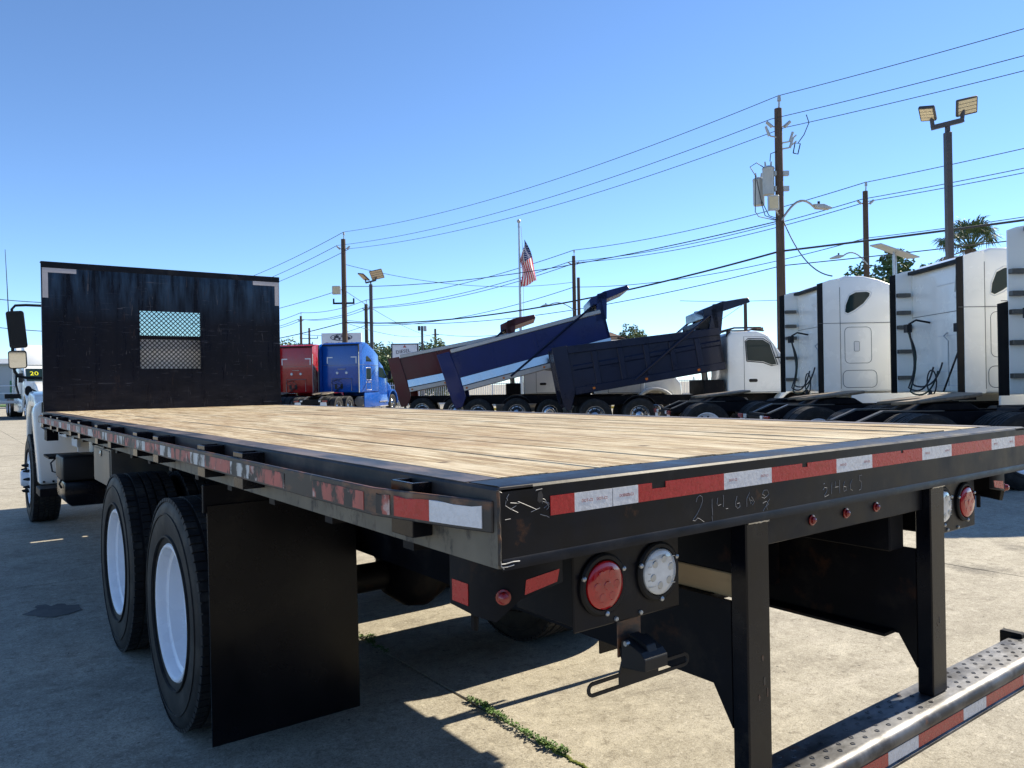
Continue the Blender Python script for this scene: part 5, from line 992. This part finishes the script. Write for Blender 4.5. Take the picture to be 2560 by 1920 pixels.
# lot light poles with twin heads
def light_pole(label, px, ytop, dep, hw, heads, name='light_pole'):
    q = at(px, ytop, dep); t = thing(name, label, 'light pole', (q.x, q.y, 0), -YAW, 'lot light poles')
    h = q.z; part('pole', MB().box(-hw, hw, -hw, hw, -0.02, h), 'pole_metal', t, bevel=0.01); part('pole_cap', MB().box(-0.04, 0.04, -0.04, 0.04, h, h + 0.14), 'pole_metal', t)
    part('base_plate', MB().box(-0.25, 0.25, -0.25, 0.25, -0.01, 0.03), 'pole_metal', t)
    part('head_crossbar', MB().box(-0.36, 0.36, -0.05, 0.05, -0.05, 0.05), 'pole_metal', t, loc=(0, 0, h + 0.19), rot=(0, R(-13), 0))
    for (sx, rz, w_, l_, up) in heads:
        hz_ = h + 0.19 + sx * 0.075
        hd = part('lamp_head', MB().box(-w_, w_, -l_, l_, -0.045, 0.045), 'pole_metal', t, bevel=0.03, seg=2, loc=(sx * 0.44 - 0.02, -0.03, hz_ + 0.20 + l_ * 0.55), rot=(R(up), R(-10 if sx > 0 else 10), R(rz)))
        part('lamp_neck', MB().cyl((sx * 0.33, 0, hz_), (sx * 0.36, 0, hz_ + 0.24), 0.045, n=8), 'pole_metal', t)
        for q2 in range(4): part('lamp_strip', MB().box(-w_ + 0.035, w_ - 0.035, -l_ + 0.03 + q2 * (2 * l_ - 0.06) / 4, -l_ + 0.03 + (q2 + 0.86) * (2 * l_ - 0.06) / 4, -0.05, -0.0455), 'lamp_face', hd)
    return t
light_pole('tall square light pole with two tilted lamp heads rising behind the white tractors', 2369, 331, 17.5, 0.068, ((-1, -44, 0.17, 0.20, -34), (1, -10, 0.225, 0.19, -60)))
light_pole('slim light pole with two lamp heads standing behind the blue tractor nose', 927, 711, 52, 0.105, ((-1, -40, 0.30, 0.36, -32), (1, -8, 0.44, 0.34, -56)))
lp = at(1055, 815, 66); t = thing('floodlight_pole', 'short dark pole with two floodlights above the hedge trees', 'light pole', (lp.x, lp.y, 0), -YAW)
part('pole', MB().cyl((0, 0, -0.02), (0, 0, lp.z), 0.12, 0.10, 10), 'pole_metal', t); part('floodlight', MB().box(-0.35, -0.13, -0.2, 0.1, lp.z - 0.4, lp.z), 'pole_metal', t, bevel=0.03); part('floodlight', MB().box(0.14, 0.40, -0.2, 0.1, lp.z - 0.45, lp.z), 'grey_metal', t, bevel=0.03)
# solar lamp panel behind the second tractor
sp = at(2236, 628, 26); t = thing('solar_panel', 'tilted grey solar panel on a post behind the white tractors', 'solar panel', (sp.x, sp.y, 0), -YAW)
part('post', MB().cyl((0, 0, -0.02), (0, 0, sp.z - 0.12), 0.07, n=10), 'galv', t); part('panel', MB().box(-0.68, 0.68, -0.42, 0.42, -0.02, 0.02), 'grey_metal', t, loc=(0.0, 0, sp.z + 0.0), rot=(R(6), R(20), 0)); part('panel_mount', MB().tube([(-0.05, 0, sp.z - 0.3), (0.0, 0, sp.z - 0.02)], 0.04, 6), 'galv', t)
# flagpole and flag
fp = at(1297, 553, 45); t = thing('flagpole', 'slender grey flagpole with a ball finial behind the navy dump bed', 'flagpole', (fp.x, fp.y, 0), -YAW)
part('pole', MB().cyl((0, 0, -0.02), (0, 0, fp.z - 0.2), 0.11, 0.05, 14), 'galv', t); part('finial', MB().lathe([(0, -0.12), (0.085, -0.085), (0.12, 0), (0.085, 0.085), (0, 0.12)], (0, 0, fp.z), 'z', 14), 'grey_metal', t); part('truck_cap', MB().cyl((0, 0, fp.z - 0.35), (0, 0, fp.z - 0.1), 0.07, 0.05, 8), 'galv', t)
part('halyard', MB().tube([(0.12, 0, fp.z - 0.3), (0.19, 0, fp.z - 1.4), (0.20, 0, fp.z - 5.5), (0.13, 0, 1.5)], 0.012, 4), 'grey_metal', t)
fg = thing('flag', 'red, white and blue striped flag hanging limp at half mast', 'flag', (fp.x, fp.y, fp.z - 1.05), -YAW)
L_, H_ = 2.75, 1.55
def fpos(u, v):
    x = 0.16 + (1 - v) * (0.14 + 1.05 * u * (1.15 - 0.5 * u)) + 0.06 * math.sin(6 * u + 5 * v) - 0.06 * v
    z = -(0.75 * H_ * v * (1 - 0.62 * u) + u * L_ * 0.86 + 0.05 * math.sin(9 * v + 2 * u))
    y = 0.14 * math.sin(10 * v + 4 * u) + 0.05 * math.sin(14 * u)
    return (x, y, z)
def flagpiece(name, mat, sel):
    mb = MB(); nu, nv = 40, 39
    for i in range(nu):
        for j in range(nv):
            if sel((i + .5) / nu, (j + .5) / nv): mb.add([fpos(i / nu, j / nv), fpos((i + 1) / nu, j / nv), fpos((i + 1) / nu, (j + 1) / nv), fpos(i / nu, (j + 1) / nv)], [(0, 1, 2, 3)])
    o = part(name, mb, mat, fg, smooth=80); return o
canton = lambda u, v: u < 0.4 and v < 7 / 13
flagpiece('canton', 'flag_blue', canton); [flagpiece('stripe', 'flag_white' if k_ % 2 else 'flag_red', lambda u, v, k_=k_: not canton(u, v) and int(v * 13) == k_) for k_ in range(13)]
mb = MB()
for i in range(9):
    for j in range(11):
        if (i + j) % 2 == 0:
            p = Vector(fpos(0.02 + 0.36 * (j + .5) / 11, (i + .5) / 9 * 7 / 13)); mb.add([p + Vector((a * 0.03, -0.012, b * 0.03)) for a, b in ((0, 1), (-0.9, -0.6), (0.9, -0.6))], [(0, 1, 2)])
part('stars', mb, 'flag_white', fg, smooth=0)['kind'] = 'stuff'

# ================================================================== overhead lines
def wire(label, a, b, sag, r=0.014, n=28, group=None):
    pts = [Vector(a).lerp(Vector(b), q / n) - Vector((0, 0, 4 * sag * (q / n) * (1 - q / n))) for q in range(n + 1)]
    return tag(part('overhead_line', MB().tube(pts, r, 5), 'wire', None), label, 'power line', group)
d1 = (b1 - b2); b0 = b1 + d1 * 1.0; b3 = b2 - d1 * 0.9
ox = (RT * 0.75 + FW * 0.67)
def V(b, off, z): return b + ox * off + Vector((0, 0, z))
for nm, o, dz, dz2 in (('uppermost', 0.05, 0.52, 0.52), ('second', -0.50, -0.50, -0.50), ('third', 0.50, -0.62, -0.62)):
    wire(f'{nm} of the three top power lines running off to the upper right', V(b1, o, h1 + dz), V(b0, o, h1 + dz + 0.4), 0.55)
    wire(f'{nm} of the three top power lines strung between transformer pole and brown pole', V(b1, o, h1 + dz), V(b2, o, h2 + dz2), 0.75)
    wire(f'{nm} of the power lines falling left from the brown pole to the headboard', V(b2, o, h2 + dz2), V(b3, o, h2 + dz2 - 1.6), 0.5, 0.02)
zc1 = at(1950, 628, 30).z; zc2 = at(860, 806, 55).z
wire('thick black cable crossing the sky from the transformer pole to the brown pole', V(b1, 0, zc1), V(b2, 0, zc2), 0.9, 0.040)
wire('thick black cable running right from the transformer pole above the white tractors', V(b1, 0, zc1), V(b0, 0, zc1 + 0.2), 0.3, 0.040)
wire('thin line just below the thick cable, left of the transformer pole', V(b1, 0.1, zc1 - 0.55), V(b2, 0.2, zc2 + 0.15), 1.0, 0.018)
wire('thin line just below the thick cable, right of the transformer pole', V(b1, 0.1, zc1 - 0.55), V(b0, 0.1, zc1 - 0.3), 0.35, 0.020)
wire('pair cable reaching the transformer pole near the street lamp', V(b1, 0, zz(552)), V(b2, 0, at(860, 716, 55).z), 0.7, 0.022)
wire('service cable falling from the transformer pole to the first tractor roof', V(b1, 0.2, zz(545)), at(2080, 690, 22), 0.5, 0.022)
wire('cable running off left from the brown pole at lamp height', V(b2, 0, at(860, 722, 55).z), V(b3, 0, at(860, 722, 55).z - 0.4), 0.4, 0.022)
wire('low thick cable running off left from the brown pole', V(b2, 0, zc2), V(b3, 0, zc2 - 0.5), 0.4, 0.035)
c0 = c1 + (c1 - c2) * 1.1; c9 = c4 + (c4 - c3) * 1.3
for nm, o, dz, s in (('highest', 0.05, 0.5, 0.5), ('left-hand', -0.4, -0.5, 0.55), ('right-hand', 0.4, -0.5, 0.6), ('low', 0.0, -2.6, 0.7)):
    wire(f'{nm} distant line running off right behind the double lamp pole', V(c1, o, k1 + dz), V(c0, o, k1 + dz + 0.2), s * 0.7, 0.021)
    wire(f'{nm} distant line between the tree-side pole and the pole right of the flag', V(c1, o, k1 + dz), V(c2, o, k2 + dz), s, 0.024)
    wire(f'{nm} distant line between the flag poles and the pole by the slim lamp', V(c2, o, k2 + dz), V(c3, o, k3 + dz), s * 1.4, 0.030)
    wire(f'{nm} distant line between the slim lamp and the poles above the red tractor', V(c3, o, k3 + dz), V(c4, o, k4 + dz), s, 0.034)
    if dz > -2: wire(f'{nm} distant line vanishing left behind the headboard', V(c4, o, k4 + dz), V(c9, o, k4 + dz), s, 0.040)
wire('thin line across the street from the brown pole to the flag-side pole', V(b2, 0, at(860, 660, 55).z), V(c2, 0, at(1434, 705, 65).z), 0.9, 0.018)
wire('thin line dropping right from the brown pole toward the maroon bed', V(b2, 0, at(860, 725, 55).z), V(c6, 0.3, at(1290, 795, 80).z), 0.6, 0.02)
wire('low line crossing from the short wooden pole to the far right', V(c6, 0.0, k6 - 0.7), V(c2, 0, k2 - 5.6), 0.7, 0.028)
wire('low line crossing from the short wooden pole to the brown pole', V(c6, 0.0, k6 - 0.7), V(b2, 0, zc2), 0.7, 0.022)
for nm, y0, y1 in (('upper', 742, 748), ('lower', 812, 822)):
    wire(f'{nm} cable crossing behind the driver-side mirror', at(-60, y0, 60), at(330, y1 + 6, 64), 0.3, 0.030)
wire('upper of two lines behind the charcoal dump bed', at(1700, 752, 48), at(2050, 690 + 55, 48), 0.1, 0.018); wire('line from the grey pole slanting down behind the dump cab', V(c7, 0, k7 - 0.2), at(1700, 835, 60), 0.4, 0.014)

# ================================================================== trees
def crown(mb, c, rad, n, size, rnd, clumps=18):
    cl = []
    for q in range(clumps):
        while True:
            p = Vector((rnd.uniform(-1, 1), rnd.uniform(-1, 1), rnd.uniform(-1, 1)))
            if 0.15 < p.length < 1: break
        cl.append((Vector((c[0] + p.x * rad[0] * 0.8, c[1] + p.y * rad[1] * 0.8, c[2] + p.z * rad[2] * 0.8)), rnd.uniform(0.24, 0.42)))
    for i in range(n):
        cc, s = cl[rnd.randrange(clumps)]
        d = Vector((rnd.gauss(0, 1), rnd.gauss(0, 1), rnd.gauss(0, 1))).normalized() * (rnd.random() ** 0.4)
        p = cc + Vector((d.x * rad[0] * s, d.y * rad[1] * s, d.z * rad[2] * s))
        a = Vector((rnd.gauss(0, 1), rnd.gauss(0, 1), rnd.gauss(0, 0.6))).normalized(); b = a.cross(Vector((rnd.gauss(0, 1), rnd.gauss(0, 1), rnd.gauss(0, 1)))).normalized()
        u = size * rnd.uniform(0.6, 1.3); mb.add([p - a * u, p + b * u * 0.45, p + a * u, p - b * u * 0.45], [(0, 1, 2, 3)])
def tree(label, loc, h, rad, mat, n=4500, size=0.11, seed=1, trunk=0.16, group=None, clumps=26):
    rnd = random.Random(seed); t = thing('tree', label, 'tree', loc, 0, group); mb = MB(); base = h - rad[2] * 1.5
    mb.tube([(0, 0, -0.05), (0.05, 0.03, base * 0.5), (0.0, 0.1, base)], [trunk, trunk * 0.8, trunk * 0.65], 8)
    for q in range(6):
        a = q * 1.05 + rnd.random(); e = (math.cos(a) * rad[0] * 0.6, math.sin(a) * rad[1] * 0.6, base + rad[2] * rnd.uniform(0.4, 1.1))
        mb.tube([(0, 0.1, base * 0.92), (e[0] * 0.5, e[1] * 0.5, base + (e[2] - base) * 0.6), e], [trunk * 0.5, trunk * 0.3, trunk * 0.1], 5)
    part('trunk', mb, 'bark', t); mb = MB(); crown(mb, (0, 0, h - rad[2]), rad, n, size, rnd, clumps); part('crown', mb, mat, t, smooth=0); return t
for i, (px, yt, dep, w_, mat, lab) in enumerate(((712, 855, 84, 3.6, 'leaf_b', 'bushy tree just right of the headboard, above the red tractor'), (765, 858, 90, 3.2, 'leaf_a', 'low bushy tree between the red tractor and the globe sign'), (905, 845, 82, 4.2, 'leaf_b', 'pale bushy tree right behind the blue tractor roof'), (985, 842, 84, 4.6, 'leaf_b', 'pale bushy tree above the diesel sign'), (1045, 852, 86, 3.8, 'leaf_a', 'darker bushy tree right of the diesel sign'), (1098, 845, 80, 2.0, 'leaf_b', 'small round tree at the right end of the hedge trees'), (955, 880, 76, 3.0, 'leaf_a', 'dark green shrub tree directly left of the diesel sign'))):
    q = at(px, yt, dep); tree(lab, (q.x, q.y, 0), q.z, (w_ * 1.15, 2.8, q.z * 0.50), mat, 8000, 0.19, 20 + i, 0.2, 'trees beyond the street')
q = at(2240, 628, 50); tree('large dark green tree behind the solar panel', (q.x, q.y, 0), q.z, (3.9, 3.5, 3.2), 'leaf_a', 15000, 0.17, 41, 0.3, clumps=40)
q = at(2150, 668, 46); tree('leafy tree left of the solar panel, behind the first tractor', (q.x, q.y, 0), q.z, (2.2, 2.2, 2.2), 'leaf_a', 8000, 0.15, 42, 0.25, clumps=30)
q = at(1578, 805, 66); tree('small light green tree beside the brown roof', (q.x, q.y, 0), q.z, (1.25, 1.2, 1.5), 'leaf_b', 2600, 0.12, 43, 0.15)
q = at(2425, 560, 34); pm = thing('palm_tree', 'fan palm with drooping fronds behind the second tractor', 'palm tree', (q.x, q.y, 0), 0)
hP = q.z - 1.1; part('trunk', MB().tube([(0, 0, -0.05), (0.08, 0, hP * 0.5), (0, 0, hP)], [0.24, 0.20, 0.22], 10), 'bark', pm)
rnd = random.Random(5); mb = MB(); md = MB()
for i in range(46):
    a = rnd.uniform(0, 6.283); el = rnd.uniform(-0.5, 1.45); dead = el < -0.15; tgt = md if dead else mb
    d = Vector((math.cos(a) * math.cos(el), math.sin(a) * math.cos(el), math.sin(el))); L0 = rnd.uniform(0.7, 1.05); c = Vector((0, 0, hP)) + d * L0
    tgt.tube([(0, 0, hP), Vector((0, 0, hP)) + d * L0 * 0.6, c], [0.03, 0.02, 0.012], 4)
    side = d.cross(Vector((0, 0, 1))).normalized(); up_ = side.cross(d)
    for k_ in range(15):
        t_ = (k_ - 7) / 7 * 1.5; ld_ = (d * math.cos(t_) + side * math.sin(t_)).normalized(); ln_ = rnd.uniform(0.6, 0.95) * (0.7 + 0.3 * math.cos(t_)); m_ = c + ld_ * ln_ * 0.6; e = c + ld_ * ln_ + Vector((0, 0, -0.22 - 0.15 * abs(t_)))
        n_ = ld_.cross(up_).normalized() * 0.03; tgt.add([c, m_ + n_, e, m_ - n_], [(0, 1, 2, 3)])
part('fronds', mb, 'palm_leaf', pm, smooth=0); part('dead_fronds', md, 'palm_dead', pm, smooth=0)

# ================================================================== weeds in the slab joint
rnd = random.Random(11); mb = MB()
def clump(x, y, n, s):
    for i in range(n):
        a = rnd.uniform(0, 6.283); d = rnd.random() ** 0.6 * s; p = Vector((x + math.cos(a) * d * 0.55, y + math.sin(a) * d, rnd.uniform(0.002, 0.02)))
        for q in range(3):
            b = rnd.uniform(0, 6.283); l_ = rnd.uniform(0.006, 0.016); dv_ = Vector((math.cos(b), math.sin(b), rnd.uniform(0.1, 0.9))).normalized(); sd_ = Vector((-math.sin(b), math.cos(b), 0)) * l_ * 0.33
            mb.add([p, p + dv_ * l_ * 0.5 + sd_, p + dv_ * l_, p + dv_ * l_ * 0.5 - sd_], [(0, 1, 2, 3)])
y = 0.9
while y < 3.6:
    dens = max(0.0, noise.noise((y * 2.2, 4.2, 1.0)) + 0.15) if not 1.3 < y < 1.95 else rnd.uniform(0.35, 0.9)
    if dens > 0.08: clump(1.19 + rnd.uniform(-0.012, 0.012), y, int(16 * dens) + 2, 0.012 + 0.022 * dens)
    y += rnd.uniform(0.012, 0.030)
for (cx_, cy_, s_) in ((1.205, 1.86, 0.055), (1.20, 1.80, 0.05), (1.195, 1.70, 0.04), (1.185, 1.32, 0.05), (1.2, 1.25, 0.04), (1.2, 3.05, 0.08), (1.25, 3.12, 0.06)): clump(cx_, cy_, 45, s_ * 0.8)
o = part('joint_weeds', mb, 'weed', None, smooth=0); tag(o, 'small green weeds growing in the slab joint under the truck tail', 'weeds', kind='stuff')
mb = MB()
for i in range(26):
    yy = 0.95 + i * 0.018; rr_ = 0.010 + 0.010 * abs(noise.noise((yy * 9, 1, 2))); mb.lathe([(rr_, 0.0), (rr_ * 0.8, 0.006), (0.0, 0.008)], (1.19 + rnd.uniform(-0.008, 0.008), yy, -0.003), 'z', 7)
o = part('joint_moss', mb, 'moss', None); tag(o, 'yellow green moss cushion lining the slab joint', 'moss', kind='stuff')
# small stones and leaf litter on the slabs
mb = MB()
for i in range(420):
    x = rnd.uniform(-0.6, 6.5); y = rnd.uniform(0.6, 7.0); s = rnd.uniform(0.002, 0.006)
    P = [Vector((x, y, 0)) + Vector((rnd.uniform(-1, 1) * s, rnd.uniform(-1, 1) * s, (0.1 + rnd.random()) * s)) for _ in range(4)]; mb.add(P, [(0, 1, 2), (0, 2, 3), (0, 3, 1), (1, 3, 2)])
o = part('grit', mb, 'joint_dirt', None, smooth=0); tag(o, 'scattered dark grit lying on the concrete slabs', 'grit', kind='stuff')

# ================================================================== added building behind the viewpoint: fills mirror and paint reflections, darkens rear faces
bh = thing('added_building', 'long grey building added unseen behind the viewpoint, to fill reflections and darken rear faces', 'building', (4, -24, 0), 0)
part('wall', MB().box(-34, 34, -14, 0, 0, 6.4), 'metal_wall', bh); part('roof', MB().prism([(-14.5, 6.4), (-7, 7.6), (0.6, 6.4), (0.6, 6.2), (-14.5, 6.2)], 'x', -34.5, 34.5), 'roof_brown', bh)
for q in range(7): part('roll_door', MB().box(-30 + q * 9, -25.5 + q * 9, 0.002, 0.06, 0, 4.3), 'dark_plastic', bh)
